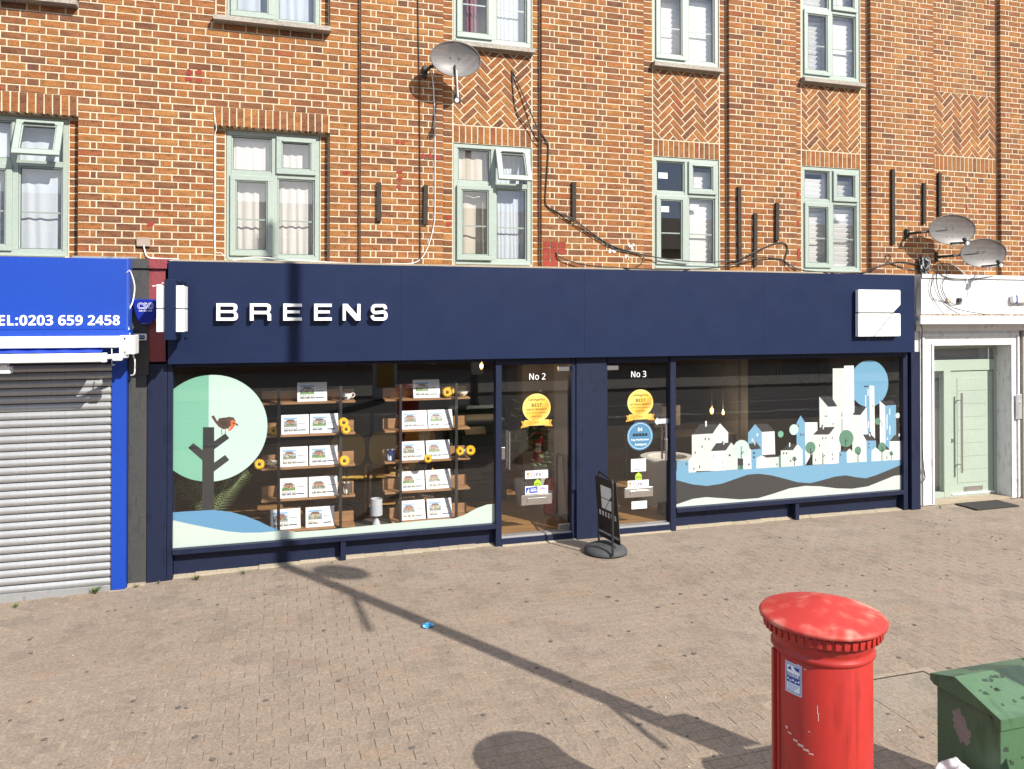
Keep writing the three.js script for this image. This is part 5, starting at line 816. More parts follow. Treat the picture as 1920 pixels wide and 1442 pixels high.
cb('black cable sagging from the red repair patch along the ledge', [[3.20, 3.43, zc], [3.25, 3.36, zc + 0.02], [3.6, 3.27, zc + 0.06], [4.1, 3.232, 0.05], [4.6, 3.225, 0.10], [5.2, 3.26, zc + 0.1], [5.6, 3.32, zc + 0.04], [5.76, 3.36, zc + 0.035], [6.0, 3.42, zc + 0.035], [6.25, 3.42, zc], [6.40, 3.40, zc], [6.5, 3.34, zc], [6.7, 3.26, zc + 0.05], [7.1, 3.225, 0.06], [7.5, 3.24, 0.04], [7.75, 3.30, zc + 0.03], [8.0, 3.36, zc], [8.3, 3.415, zc], [8.6, 3.38, zc], [8.70, 3.33, zc]], 0.008, M.black, 260);
cb('looped black cable hanging between the last two piers', [[6.42, 3.40, zc], [6.47, 3.32, zc + 0.02], [6.6, 3.27, zc + 0.06], [6.9, 3.235, 0.03], [7.4, 3.225, 0.05], [7.9, 3.33, zc + 0.02], [8.08, 3.40, zc], [8.15, 3.47, zc], [8.12, 3.52, zc], [8.07, 3.48, zc], [8.12, 3.40, zc], [8.5, 3.31, zc], [8.68, 3.34, zc]], 0.006, M.black, 160);
cb('thin black cable falling from the ledge beside the emblem panel', [[8.62, 3.34, zc], [8.5, 3.28, 0.0], [8.36, 3.15, 0.10], [8.30, 3.0, 0.11], [8.29, 2.8, 0.11], [8.295, 2.65, 0.11], [8.38, 2.50, 0.12], [8.40, 2.40, 0.10], [8.46, 2.15, 0.04], [8.475, 1.6, 0.02], [8.47, 0.9, 0.02], [8.58, 0.55, -0.06], [8.60, 0.40, -0.06], [8.50, 0.33, -0.05]], 0.006, M.black, 200);
const tangle = thing('cable_tangle', 'tangle of black and white cables round a splitter above the white wall', 'cables');
{
  const L = [], W = []; for (let i = 0; i < 26; i++) { const p = []; for (let k = 0; k < 6; k++) p.push([8.70 + rr(-0.09, 0.09), 3.36 + rr(-0.12, 0.14), zc + rr(0, 0.07)]); (i % 3 ? L : W).push(tube(p, rr(0.003, 0.006), 40, 5)); }
  mesh('black_cables', L, M.black, tangle); mesh('white_cables', W, M.whitePaint, tangle); mesh('splitter', bx(8.66, 8.76, 3.30, 3.46, ZP + 0.001, ZP + 0.04, 0.01), M.black, tangle);
}
for (const [l, p] of [['thin cable sweeping from the tangle to the beige socket box', [[8.70, 3.3, 0.06], [8.62, 3.15, 0.07], [8.60, 3.0, 0.05], [8.66, 2.90, 0.045], [8.85, 2.86, 0.045], [8.92, 2.86, 0.06]]], ['black cable sweeping from the tangle down to the canopy', [[8.71, 3.3, 0.06], [8.70, 3.1, 0.06], [8.80, 2.9, 0.045], [9.0, 2.77, 0.06], [9.4, 2.69, 0.13], [9.8, 2.675, 0.15]]], ['black cable rising from the white wall to the dishes', [[9.16, 2.84, 0.05], [8.98, 2.83, 0.05], [8.85, 2.95, 0.045], [8.80, 3.1, 0.05], [8.86, 3.2, 0.06], [8.93, 3.30, 0.0], [8.90, 3.5, -0.15], [8.92, 3.62, -0.1]]], ['thin cable curving down to the canopy below the tangle', [[8.66, 3.3, 0.06], [8.60, 3.1, 0.06], [8.62, 2.95, 0.045], [8.72, 2.8, 0.05], [8.80, 2.68, 0.08]]], ['black cable running right along the top of the white wall', [[8.70, 3.29, 0.06], [8.85, 3.2, 0.06], [9.2, 3.17, 0.05], [9.6, 3.21, 0.06], [9.95, 3.26, 0.0]]], ['white cable from the lower right dish to the black junction box', [[9.1, 3.42, -0.1], [9.2, 3.25, 0.04], [9.28, 3.05, 0.045], [9.25, 2.93, 0.045], [9.14, 2.88, 0.06]]]]) cb(l, p, l.startsWith('thin') ? 0.004 : 0.0055, l.startsWith('white') ? M.whitePaint : M.black, 80);
cb('white cable hanging at the left window recess above the shop name', [[-0.68, 4.86, ZM + 0.012], [-0.665, 4.76, ZM + 0.02], [-0.655, 4.66, ZM + 0.01], [-0.672, 4.55, ZM + 0.012], [-0.668, 4.0, ZM + 0.012], [-0.668, 3.4, ZM + 0.012], [-0.60, 3.33, ZM + 0.02], [-0.56, 3.29, ZM + 0.04]], 0.004, M.whitePaint);
cb('white cable leading from the wall socket down to the ledge', [[-1.36, 3.40, ZM + 0.03], [-1.355, 3.35, ZM + 0.015], [-1.32, 3.27, ZM + 0.02], [-1.2, 3.255, ZM + 0.05], [-1.0, 3.245, -0.1]], 0.008, M.whitePaint, 60);
solo('wall_socket', 'weathered cable socket on the brick pier above the black pilaster', 'socket', bx(-1.43, -1.30, 3.38, 3.475, ZM, ZM + 0.03, 0.006), mat(0.42, 0.33, 0.27, 0.85, { map: T.grimy }));
// ---------------------------------------------------------------- things on the pavement
{ // post box
  const red = mat(0.46, 0.028, 0.021, 0.48, { map: T.grimy, roughnessMap: T.rough });
  const faded = tex(1024, (u, v) => { const a = fbm(u, v, 3, 3, 5, 91), b = fbm(u, v, 14, 14, 3, 95), k = THREE.MathUtils.smoothstep(a * 0.7 + b * 0.3, 0.38, 0.66); return [0.74 + 0.10 * k, 0.17 + 0.36 * k, 0.14 + 0.32 * k]; }, 1);
  const capMat = mat(0.78, 0.78, 0.78, 0.6, { map: faded });
  const p = thing('post_box', 'red pillar post box with a domed cap and a blue sticker', 'post box', undefined, [2.30, 0, 5.71]);
  mesh('plinth', lathe([[0, 0], [0.235, 0], [0.235, 0.12], [0.222, 0.15], [0, 0.15]], 0, 0, 0, 56), M.black, p);
  mesh('body', lathe([[0.0, 0.15], [0.205, 0.15], [0.205, 1.205], [0.0, 1.205]], 0, 0, 0, 64), red, p);
  mesh('collar', lathe([[0.19, 1.178], [0.207, 1.182], [0.216, 1.192], [0.216, 1.204], [0.207, 1.212], [0.208, 1.228], [0.218, 1.246], [0.220, 1.268], [0.19, 1.27]], 0, 0, 0, 64), red, p);
  mesh('cap_skirt', lathe([[0.21, 1.262], [0.238, 1.266], [0.243, 1.318], [0.21, 1.32]], 0, 0, 0, 72), red, p);
  const den = new RoundedBoxGeometry(0.016, 0.036, 0.019, 1, 0.003); for (let i = 0; i < 44; i++) { const a = i / 44 * 6.2832, m = mesh('dentil', den, red, p); m.position.set(Math.cos(a) * 0.2395, 1.289, Math.sin(a) * 0.2395); m.rotation.y = -a; }
  const dome = lathe([[0, 1.402], [0.03, 1.399], [0.09, 1.387], [0.15, 1.371], [0.21, 1.353], [0.25, 1.341], [0.262, 1.335], [0.266, 1.328], [0.264, 1.318], [0.25, 1.312], [0, 1.312]].reverse(), 0, 0, 0, 72);
  { const q = dome.attributes.position, uv = dome.attributes.uv; for (let i = 0; i < q.count; i++) uv.setXY(i, q.getX(i) * 1.5 + 0.5, q.getZ(i) * 1.5 + 0.3); } mesh('cap', dome, capMat, p);
  { const a = Math.atan2(-2.30, 8.6 - 5.71) - 1.22; mesh('door_edge', [bx(-0.014, 0.014, 0.15, 1.178, -0.012, 0.012, 0.003)].map((g) => { g.rotateY(a); g.translate(Math.sin(a) * 0.207, 0, Math.cos(a) * 0.207); return g; }), red, p); mesh('door_edge', [bx(-0.006, 0.006, 0.15, 1.178, -0.005, 0.005, 0.002)].map((g) => { g.rotateY(a + 0.2); g.translate(Math.sin(a + 0.2) * 0.206, 0, Math.cos(a + 0.2) * 0.206); return g; }), red, p); }
  // sticker and scratches follow the curve of the body
  const curved = (a0, a1, y0, y1, r) => { const g = new THREE.CylinderGeometry(r, r, y1 - y0, 12, 1, true, a0, a1 - a0); g.translate(0, (y0 + y1) / 2, 0); return g; };
  const toCam = Math.atan2(-2.30, 8.6 - 5.71);
  const st = canvasTex(256, 420, (c) => { c.fillStyle = '#dfe6ee'; c.fillRect(0, 0, 256, 420); c.strokeStyle = '#23408e'; c.lineWidth = 8; c.strokeRect(10, 14, 236, 392); c.strokeRect(24, 30, 208, 360); c.fillStyle = '#23408e'; c.beginPath(); c.moveTo(34, 100); c.lineTo(90, 44); c.lineTo(110, 100); c.fill(); c.beginPath(); c.moveTo(130, 44); c.lineTo(222, 44); c.lineTo(222, 100); c.lineTo(170, 90); c.fill(); c.save(); c.translate(128, 168); c.rotate(Math.PI); label(c, 'ESOM8', 0, 26, 62, '#23408e'); c.restore(); c.fillRect(30, 190, 196, 86); c.fillStyle = '#dfe6ee'; for (let i = 0; i < 5; i++) { c.beginPath(); c.arc(50 + i * 40, 232 + (i % 2) * 12, 14, 0, 7); c.fill(); } c.fillStyle = '#7d92c4'; for (let i = 0; i < 4; i++) c.fillRect(40, 292 + i * 24, 176 - i * 22, 12); });
  mesh('sticker', curved(toCam - 0.80, toCam - 0.40, 1.035, 1.165, 0.2062), new THREE.MeshStandardMaterial({ map: st, roughness: 0.5 }), p);
  const sc = mat(0.62, 0.42, 0.38, 0.8); for (const [a, w, y, h] of [[-0.80, 0.06, 0.872, 0.012], [-0.74, 0.10, 0.858, 0.006], [-0.60, 0.10, 0.838, 0.009], [-0.50, 0.13, 0.826, 0.011], [-0.38, 0.12, 0.816, 0.009], [-0.27, 0.10, 0.808, 0.006], [-0.10, 0.014, 0.985, 0.035], [-0.085, 0.016, 0.955, 0.034], [-0.50, 0.05, 1.166, 0.004], [-0.36, 0.05, 1.155, 0.004], [-0.28, 0.05, 0.90, 0.003]]) mesh('scratch', curved(toCam + a, toCam + a + w, y, y + h, 0.2058), sc, p);
}
{ // street cabinet: ridged lid, sides set back under it
  const gm = mat(0.080, 0.165, 0.083, 0.5, { map: T.grimy, roughnessMap: T.rough });
  const c = thing('street_cabinet', 'weathered green street cabinet with a sloping lid', 'cabinet');
  mesh('lid', prismX([[5.555, 0.875], [5.555, 0.905], [5.70, 0.952], [5.945, 0.868], [5.945, 0.82], [5.93, 0.82], [5.90, 0.86], [5.58, 0.86]], 3.045, 4.10, 0.004), gm, c);
  mesh('body', prismX([[5.58, 0.03], [5.58, 0.865], [5.70, 0.90], [5.925, 0.83], [5.925, 0.03]], 3.065, 4.08, 0.003), gm, c);
  mesh('plinth', bx(3.05, 4.095, 0.0, 0.03, 5.57, 5.935), M.concrete, c);
  { const dk = mat(0.03, 0.045, 0.028, 0.9); const blot = (x, y, w, h, n, place) => { for (let i = 0; i < n; i++) { const q = [], cx = x + rr(-w, w), cy = y + rr(-h, h), r = rr(0.004, 0.02); for (let k = 0; k < 8; k++) { const a = k / 8 * 6.283; q.push([cx + Math.cos(a) * r * rr(.4, 1.6), cy + Math.sin(a) * r * rr(.4, 1)]); } const g = prism(q, 0, 0.0008); place(g); mesh('grime_spot', g, dk, c); } }; blot(3.3, 0.72, 0.22, 0.08, 16, (g) => g.translate(0, 0, 5.9255)); blot(3.4, 0.13, 0.3, 0.11, 22, (g) => { g.rotateX(-Math.PI / 2 + 0.33); g.translate(0, 0.8685 + 0.0445, 5.945 - 0.0); }); }
  for (const x of [3.40, 3.74]) mesh('door_gap', bx(x, x + 0.004, 0.08, 0.80, 5.9245, 5.9265), M.black, c);
  const pa = mat(0.30, 0.27, 0.24, 0.9, { map: T.grimy }); { const q = []; for (let i = 0; i < 30; i++) { const a = i / 30 * 6.283; q.push([0.05 * Math.cos(a) * rr(.72, 1.15), 0.075 * Math.sin(a) * rr(.72, 1.15) - 0.03 * Math.cos(a)]); } const g = prism(q, 0, 0.0015); g.rotateY(-Math.PI / 2); g.translate(3.0648, 0.72, 5.72); mesh('torn_poster', g, pa, c); }
}
function bag(label, x, z, rx, ry, rz, m, sd) {
  const g0 = new THREE.IcosahedronGeometry(1, 28); g0.deleteAttribute('uv'); g0.deleteAttribute('normal'); const g = mergeVertices(g0), p = g.attributes.position;
  const n3 = (a, b, c, f, s) => vnoise(a * f + 60, b * f + c * f * 0.7 + 60, 4096, 4096, s) - 0.5;
  for (let i = 0; i < p.count; i++) { let X = p.getX(i), Y = p.getY(i), Z = p.getZ(i); const ridge = (f, s) => 1 - Math.abs(2 * n3(X, Y, Z, f, s)) * 2; const k = 1 + 0.22 * n3(X, Y, Z, 1.6, sd) + 0.085 * ridge(2.6, sd + 3) + 0.035 * ridge(5.5, sd + 9) - 0.10; const low = Y < -0.2 ? 0.85 : 1; p.setXYZ(i, X * rx * k * (Y < 0 ? 1.12 : 1), Math.max(0, (Y * ry * k * low + ry * 0.85)), Z * rz * k); }
  g.computeVertexNormals(); g.translate(x, 0, z); return solo('rubbish_bag', label, 'rubbish bag', g, m, 'rubbish bags by the street cabinet');
}
bag('crumpled white plastic bag leaning against the side of the green cabinet', 2.91, 5.86, 0.16, 0.35, 0.18, mat(0.62, 0.60, 0.62, 0.3, { transmission: 0.15, thickness: 0 }), 5);
bag('greyish plastic rubbish bag in front of the green cabinet', 3.17, 6.20, 0.18, 0.485, 0.17, mat(0.50, 0.47, 0.50, 0.35), 31);
{ // swinging pavement sign
  const s = thing('pavement_sign', 'black swinging pavement sign with white emblem on a domed rubber base', 'sign');
  mesh('base', lathe([[0, 0.115], [0.05, 0.113], [0.14, 0.098], [0.21, 0.072], [0.238, 0.045], [0.245, 0.02], [0.24, 0.002], [0, 0.002]].reverse(), 3.515, 0, 0.56, 48), M.rubber, s);
  const A = [3.545, 0.30], B = [3.485, 0.82], top = 0.86, P = (t, y) => [A[0] + (B[0] - A[0]) * t, y, A[1] + (B[1] - A[1]) * t];
  mesh('frame', tube([P(0, 0.06), P(0, 0.3), P(0, 0.6), P(0, top - 0.06), P(0.03, top - 0.015), P(0.1, top), P(0.5, top), P(0.9, top), P(0.97, top - 0.015), P(1, top - 0.06), P(1, 0.6), P(1, 0.3), P(1, 0.04)], 0.013, 120, 10), M.black, s);
  const pl = grp('panel', s); const an = Math.atan2(-(B[0] - A[0]), B[1] - A[1]);
  // the panel hangs in the frame and swings out a little
  const W = 0.46, H = 0.70; const face = canvasTex(512, 780, (c, w, h) => { c.fillStyle = '#131314'; c.fillRect(0, 0, w, h); c.fillStyle = '#d9d9d6'; c.beginPath(); c.moveTo(120, 90); c.lineTo(392, 90); c.lineTo(392, 190); c.lineTo(330, 250); c.lineTo(120, 250); c.fill(); c.beginPath(); c.moveTo(120, 260); c.lineTo(318, 260); c.lineTo(196, 392); c.lineTo(120, 392); c.fill(); c.beginPath(); c.moveTo(332, 260); c.lineTo(392, 260); c.lineTo(392, 392); c.lineTo(210, 392); c.fill(); label(c, 'B R E E N S', 256, 492, 88, '#e8e8e6'); label(c, 'www.breens.london', 256, 730, 54, '#c4c4c2'); });
  const b = new RoundedBoxGeometry(W, H, 0.012, 2, 0.005); const f1 = new THREE.PlaneGeometry(W - 0.02, H - 0.02); f1.translate(0, 0, 0.0068); const f2 = f1.clone(); f2.rotateY(Math.PI);
  for (const q of [b, f1, f2]) { q.translate(0, -H / 2, 0); q.rotateX(0.08); q.rotateY(-Math.PI / 2 + an); q.translate((A[0] + B[0]) / 2, top - 0.035, (A[1] + B[1]) / 2); }
  mesh('board', b, M.black, pl); const fm = new THREE.MeshStandardMaterial({ map: face, roughness: 0.4 }); mesh('printed_face', f1, fm, pl); mesh('printed_face', f2, fm, pl);
}
{ // street lamp outside the frame: its shadow crosses the pavement
  const x = 3.73, z = 6.33, p = thing('street_lamp', 'tall street lamp whose long shadow crosses the pavement', 'street lamp', undefined, [x, 0, z]), g = mat(0.16, 0.17, 0.17, 0.5);
  mesh('base', cyl(0, 0, 0.98, 0, 0.105, 0.10, 24), g, p); mesh('pole', cyl(0, 0.98, 9.2, 0, 0.078, 0.055, 24), g, p);
  mesh('sign_plate', bx(-0.08, 0.17, 1.50, 1.88, -0.10, -0.085), M.whitePaint, p);
  mesh('bracket', rod([0, 2.31, 0], [0.12, 2.28, 0.72], 0.022), g, p);
  mesh('upper_bracket', rod([0, 4.41, 0], [0.06, 4.41, 0.96], 0.03), g, p);
  const disc = new THREE.CylinderGeometry(0.23, 0.23, 0.012, 32); disc.rotateX(Math.PI / 2); disc.translate(0.29, 4.91, -0.03); mesh('round_sign', disc, g, p);
}
{ // unseen bin added outside the frame on the right to drop a rounded shadow
  const p = thing('shadow_blocker', 'unseen round topped bin just outside the right edge', 'blocker', undefined, [4.98, 0, 6.02]); mesh('body', lathe([[0, 0], [0.2, 0], [0.2, 0.8], [0, 0.8]], 0, 0, 0, 28), M.black, p); mesh('hood', lathe([[0.21, 0.8], [0.21, 0.98], [0.17, 1.1], [0.08, 1.17], [0, 1.18]], 0, 0, 0, 28), M.black, p);
}
// ---------------------------------------------------------------- inside the estate agent's
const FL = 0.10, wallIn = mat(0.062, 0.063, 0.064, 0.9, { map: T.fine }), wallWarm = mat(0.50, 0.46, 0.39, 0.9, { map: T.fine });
{
  struct('shop_floor', bx(-1.6, 8.75, 0.02, FL, -5.4, -0.162), M.floorWood); struct('shop_ceiling', bx(-1.6, 8.75, 2.60, 2.929, -5.4, -0.26 - 0.25), mat(0.30, 0.28, 0.26, 0.9));
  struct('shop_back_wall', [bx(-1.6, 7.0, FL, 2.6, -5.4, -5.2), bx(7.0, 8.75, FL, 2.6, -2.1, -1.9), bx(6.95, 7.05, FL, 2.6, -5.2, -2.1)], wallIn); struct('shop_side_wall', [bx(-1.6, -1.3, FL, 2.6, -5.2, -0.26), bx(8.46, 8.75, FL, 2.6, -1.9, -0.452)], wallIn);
  struct('shop_partition', [bx(4.05, 4.15, FL, 2.6, -5.2, -2.3), bx(3.43, 3.72, FL, 2.6, -0.9, -0.301), bx(3.74, 4.045, FL, 2.6, -3.5, -3.25)], wallWarm);
  struct('window_board', [bx(-1.04, 2.39, FL, 0.268, -0.62, -0.161), bx(4.71, 8.18, FL, 0.235, -0.5, -0.161)], mat(0.06, 0.055, 0.05, 0.8));
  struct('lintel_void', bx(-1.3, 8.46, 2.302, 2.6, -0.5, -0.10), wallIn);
}
// property cards: an invented house, thumbnails, lines of print and a navy bar
function cardTex(i) {
  return canvasTex(384, 256, (c, w, h) => {
    const R = (n) => hash2(i, n, 17); c.fillStyle = '#fbfbfb'; c.fillRect(0, 0, w, h);
    const house = (x, y, ww, hh, s) => {
      c.save(); c.beginPath(); c.rect(x, y, ww, hh); c.clip(); c.fillStyle = R(s) > 0.3 ? '#8db9e0' : '#cfd8df'; c.fillRect(x, y, ww, hh); c.fillStyle = '#e8eef3'; c.fillRect(x, y + hh * 0.2, ww, hh * 0.16);
      c.fillStyle = R(s + 1) > 0.5 ? '#6e9a4c' : '#9a978f'; c.fillRect(x, y + hh * 0.72, ww, hh); const wall = ['#e9e2d3', '#b96b48', '#d8c7a6', '#c98f6a', '#dedad2'][Math.floor(R(s + 2) * 5)];
      c.fillStyle = '#7b4a36'; c.beginPath(); c.moveTo(x + ww * 0.1, y + hh * 0.42); c.lineTo(x + ww * 0.28, y + hh * 0.2); c.lineTo(x + ww * 0.72, y + hh * 0.2); c.lineTo(x + ww * 0.9, y + hh * 0.42); c.fill(); c.fillStyle = wall; c.fillRect(x + ww * 0.14, y + hh * 0.42, ww * 0.72, hh * 0.34);
      c.fillStyle = '#42566a'; for (let k = 0; k < 4; k++) c.fillRect(x + ww * (0.2 + 0.16 * k), y + hh * 0.48, ww * 0.09, hh * 0.1); c.fillStyle = '#4b3528'; c.fillRect(x + ww * 0.46, y + hh * 0.6, ww * 0.08, hh * 0.16); for (let k = 0; k < 120; k++) { c.fillStyle = ['rgba(60,60,60,.25)', 'rgba(255,250,240,.3)', 'rgba(120,80,50,.3)', 'rgba(70,100,50,.3)', 'rgba(40,50,70,.3)'][k % 5]; c.fillRect(x + ww * hash2(i * 7 + k, s, 3), y + hh * (0.3 + 0.7 * hash2(k, i + s, 4)), ww * 0.07, hh * 0.05); } c.fillStyle = '#4f7a3a'; for (let k = 0; k < 6; k++) { c.beginPath(); c.arc(x + ww * R(s + 4 + k), y + hh * 0.74, hh * 0.09, 0, 7); c.fill(); } c.restore();
    };
    const room = (x, y, ww, hh, s) => { c.fillStyle = ['#c9c6c0', '#d7d2c6', '#b9bfc4', '#cdb9a4'][Math.floor(R(s) * 4)]; c.fillRect(x, y, ww, hh); c.fillStyle = ['#8a7a66', '#7f8890', '#a58d6f'][Math.floor(R(s + 1) * 3)]; c.fillRect(x, y + hh * 0.65, ww, hh * 0.35); c.fillStyle = '#f2f2f0'; c.fillRect(x + ww * 0.3, y + hh * 0.15, ww * 0.3, hh * 0.3); c.fillStyle = '#55606a'; c.fillRect(x + ww * R(s + 3) * 0.5, y + hh * 0.5, ww * 0.4, hh * 0.25); };
    house(22, 30, 200, 136, 3); for (let k = 0; k < (R(40) > 0.4 ? 3 : 2); k++) room(22 + k * 72, 174, 66, 56, 20 + k * 5);
    c.fillStyle = '#a9adb3'; for (let k = 0; k < 4; k++) c.fillRect(238, 40 + k * 14, 110 - (k % 2) * 30, 4); c.fillStyle = '#3b4151'; c.fillRect(238, 112, 116, 8); c.fillStyle = '#c3c6ca'; for (let k = 0; k < 3; k++) c.fillRect(238, 140 + k * 12, 100, 3); c.fillStyle = '#1d2a52'; c.fillRect(238, 206, 116, 16);
  });
}
const cardMats = [0, 1, 2, 3, 4, 5, 6, 7, 8].map((i) => new THREE.MeshStandardMaterial({ map: cardTex(i), roughness: 0.35, color: new THREE.Color().setRGB(0.68, 0.68, 0.70) }));
const cardWhite = mat(0.66, 0.66, 0.68, 0.3);
let cardNo = 0;
function card(lab, x0, x1, y, z, turn = 0) {
  const w = x1 - x0, h = 0.222, t = thing('property_card', lab, 'property card', 'framed property cards on the window shelves', [(x0 + x1) / 2, y, z]); t.rotation.order = 'YXZ'; t.rotation.set(-0.36, turn, 0);
  mesh('frame', bx(-w / 2, w / 2, 0, h, -0.012, 0, 0.003), cardWhite, t); mesh('printed_sheet', plate(-w / 2 + 0.012, w / 2 - 0.012, 0.012, h - 0.012, 0.001), cardMats[(cardNo++ * 4) % 9], t);
}
const SY = [1.701, 1.344, 0.987, 0.640, 0.301], ORD = ['top', 'second', 'third', 'fourth', 'bottom'];
function shelving(name, x0, x1, u0, u1, cards, side) {
  const s = thing('shelving_unit', `display shelving with black uprights and wooden shelves, ${side} unit`, 'shelving unit', 'window shelving units');
  for (const u of [u0, u1]) mesh('upright', [bx(u - 0.016, u + 0.016, 0.269, 1.872, -0.24, -0.21, 0.003), bx(u - 0.016, u + 0.016, 1.847, 1.872, -0.50, -0.241, 0.003), bx(u - 0.016, u + 0.016, 0.269, 1.846, -0.52, -0.49, 0.003)], M.black, s);
  SY.forEach((y, i) => {
    const e = i === 4 ? 0.08 : 0; mesh('shelf', [bx(x0 + e, x1, y - 0.022, y, -0.46, -0.27, 0.003), bx(x0 + e, x1, y + 0.0005, y + 0.115, -0.482, -0.46, 0.003)], M.wood, s);
    cards[i].forEach(([a, b], k) => card(`white framed property card, ${cards[i].length > 1 ? ['left', 'right'][k] + ' one' : 'alone'} on ${ORD[i]} shelf of ${side} shelving unit`, a, b, y + 0.002, -0.30, rr(-0.03, 0.03)));
  });
}
const two = (a, b, c, d) => [[a, b], [c, d]];
shelving('l', -0.186, 0.822, -0.005, 0.657, [[[0.191, 0.513]], two(0.020, 0.318, 0.328, 0.636), two(0.010, 0.308, 0.323, 0.631), two(0.000, 0.303, 0.318, 0.631), two(-0.088, 0.230, 0.284, 0.597)], 'left');
shelving('r', 1.154, 2.152, 1.325, 1.976, [[[1.487, 1.800]], two(1.355, 1.653, 1.663, 1.956), two(1.345, 1.623, 1.643, 1.927), two(1.340, 1.623, 1.638, 1.936), two(1.345, 1.633, 1.653, 1.946)], 'right');
const yellow = mat(0.75, 0.42, 0.012, 0.7), seedc = mat(0.10, 0.055, 0.02, 0.9), stemc = mat(0.06, 0.14, 0.03, 0.7); yellow.side = THREE.DoubleSide;
function sunflower(l, x, y, z, r, tilt = 0) {
  const f = thing('sunflower', l, 'sunflower', 'artificial sunflowers on the window shelves', [x, y, z]); f.rotation.set(-0.15, tilt, rr(-1, 1));
  const petal = new THREE.SphereGeometry(1, 8, 5); petal.scale(r * 0.17, r * 0.42, r * 0.05); const L = []; for (let k = 0; k < 2; k++) for (let i = 0; i < 15; i++) { const g = petal.clone(); g.translate(0, r * (0.60 - k * 0.12), k * 0.006); g.rotateX(k ? 0.25 : 0.05); g.rotateZ((i + k * 0.5) / 15 * 6.2832); L.push(g); } mesh('petals', L, yellow, f);
  const c = new THREE.SphereGeometry(r * 0.36, 16, 8); c.scale(1, 1, 0.4); c.translate(0, 0, 0.012); mesh('seed_head', c, seedc, f);
}
for (const [l, x, y, z, r, t] of [['sunflower left of the patterned bowl on the left shelving', -0.205, 1.046, -0.24, 0.058, 0], ['upper of two sunflowers between the shelving units', 0.685, 1.466, -0.20, 0.06, 0.2], ['lower of two sunflowers between the shelving units', 0.709, 1.393, -0.19, 0.058, 0.3], ['sunflower on the third shelf beside the left shelving upright', 0.694, 1.041, -0.20, 0.062, 0.1], ['sunflower half hidden behind the left upright of the left shelving', -0.054, 1.398, -0.27, 0.05, -0.4], ['front one of two sunflowers beside the top right card', 1.873, 1.765, -0.26, 0.06, 0], ['rear one of two sunflowers beside the top right card', 1.922, 1.775, -0.32, 0.058, 0.3], ['sunflower hanging below the third shelf of the right shelving', 1.633, 1.021, -0.18, 0.052, 0], ['sunflower beside the right upright next to the blue bowl', 2.015, 1.080, -0.22, 0.055, 0.3], ['sunflower at the right end of the third right shelf', 2.147, 1.080, -0.24, 0.062, 0]]) sunflower(l, x, y, z, r, t);
const china = (bg, fg, sp) => new THREE.MeshStandardMaterial({ roughness: 0.25, map: canvasTex(256, 128, (c) => { c.fillStyle = bg; c.fillRect(0, 0, 256, 128); let q = 3; const R = () => { q = (q * 16807) % 2147483647; return q / 2147483647; }; for (let i = 0; i < 46; i++) { c.fillStyle = fg[Math.floor(R() * fg.length)]; c.beginPath(); c.ellipse(R() * 256, 16 + R() * 100, 4 + R() * sp, 4 + R() * sp, R() * 3, 0, 7); c.fill(); } }), side: THREE.DoubleSide });
function pot(name, l, cat, x, y, z, prof, m, handle) { const t = thing(name, l, cat, 'crockery on the window shelves', [x, y, z]); mesh('vessel', lathe(prof, 0, 0, 0, 32), m, t); if (handle) mesh('handle', tube([[handle, 0.075, 0], [handle + 0.03, 0.07, 0], [handle + 0.032, 0.04, 0], [handle, 0.025, 0]], 0.005, 20), m, t); }
const mugP = (r, h) => [[0, 0.002], [r * 0.9, 0], [r, 0.01], [r, h], [r - 0.004, h], [r - 0.005, 0.012], [0, 0.012]], bowlP = (r, h) => [[0, 0.002], [r * 0.45, 0], [r * 0.5, 0.008], [r * 0.85, h * 0.5], [r, h], [r - 0.004, h], [r * 0.8, h * 0.5], [0, 0.014]];
pot('tea_cup', 'white tea cup with blue pattern on the top left shelf', 'cup', 0.738, 1.703, -0.36, bowlP(0.062, 0.075), china('#f2f1ec', ['#1d2f7a', '#24408f', '#c2372c'], 9), 0.05);
pot('patterned_bowl', 'small patterned bowl on the third left shelf', 'bowl', -0.088, 0.989, -0.36, bowlP(0.07, 0.065), china('#efe7d5', ['#3a2f2a', '#8a6a48', '#2d3a4f'], 7));
pot('spotted_mug', 'brown spotted mug on the fourth left shelf', 'mug', 0.738, 0.642, -0.35, mugP(0.055, 0.125), china('#564a42', ['#e9e4da', '#d8cfc0'], 4));
pot('blue_mug', 'tall blue and white mug on the third right shelf', 'mug', 1.232, 0.989, -0.35, mugP(0.05, 0.125), china('#1b2c5e', ['#dfe6f0', '#c7d3e6'], 6));
pot('round_bowl', 'cream patterned bowl on the top right shelf', 'bowl', 2.078, 1.703, -0.36, bowlP(0.07, 0.06), china('#efe7d5', ['#3a2f2a', '#7c8a48'], 6));
pot('blue_bowl', 'blue patterned bowl on the third right shelf', 'bowl', 2.073, 0.989, -0.36, bowlP(0.068, 0.075), china('#e9edf2', ['#1b2c7e', '#24408f'], 9));
{ const l = thing('table_lamp', 'small grey table lamp standing in the display window', 'lamp', undefined, [1.061, 0.269, -0.29]), g = mat(0.42, 0.43, 0.47, 0.6); mesh('lamp_shade', lathe([[0.068, 0.122], [0.070, 0.125], [0.066, 0.31], [0.063, 0.31], [0.065, 0.127]], 0, 0, 0, 36), g, l); mesh('base', lathe([[0, 0], [0.048, 0], [0.050, 0.012], [0.036, 0.05], [0.018, 0.085], [0.014, 0.12], [0, 0.12]], 0, 0, 0, 32), g, l); mesh('stem', cyl(0, 0.12, 0.25, 0, 0.008), M.steel, l); }
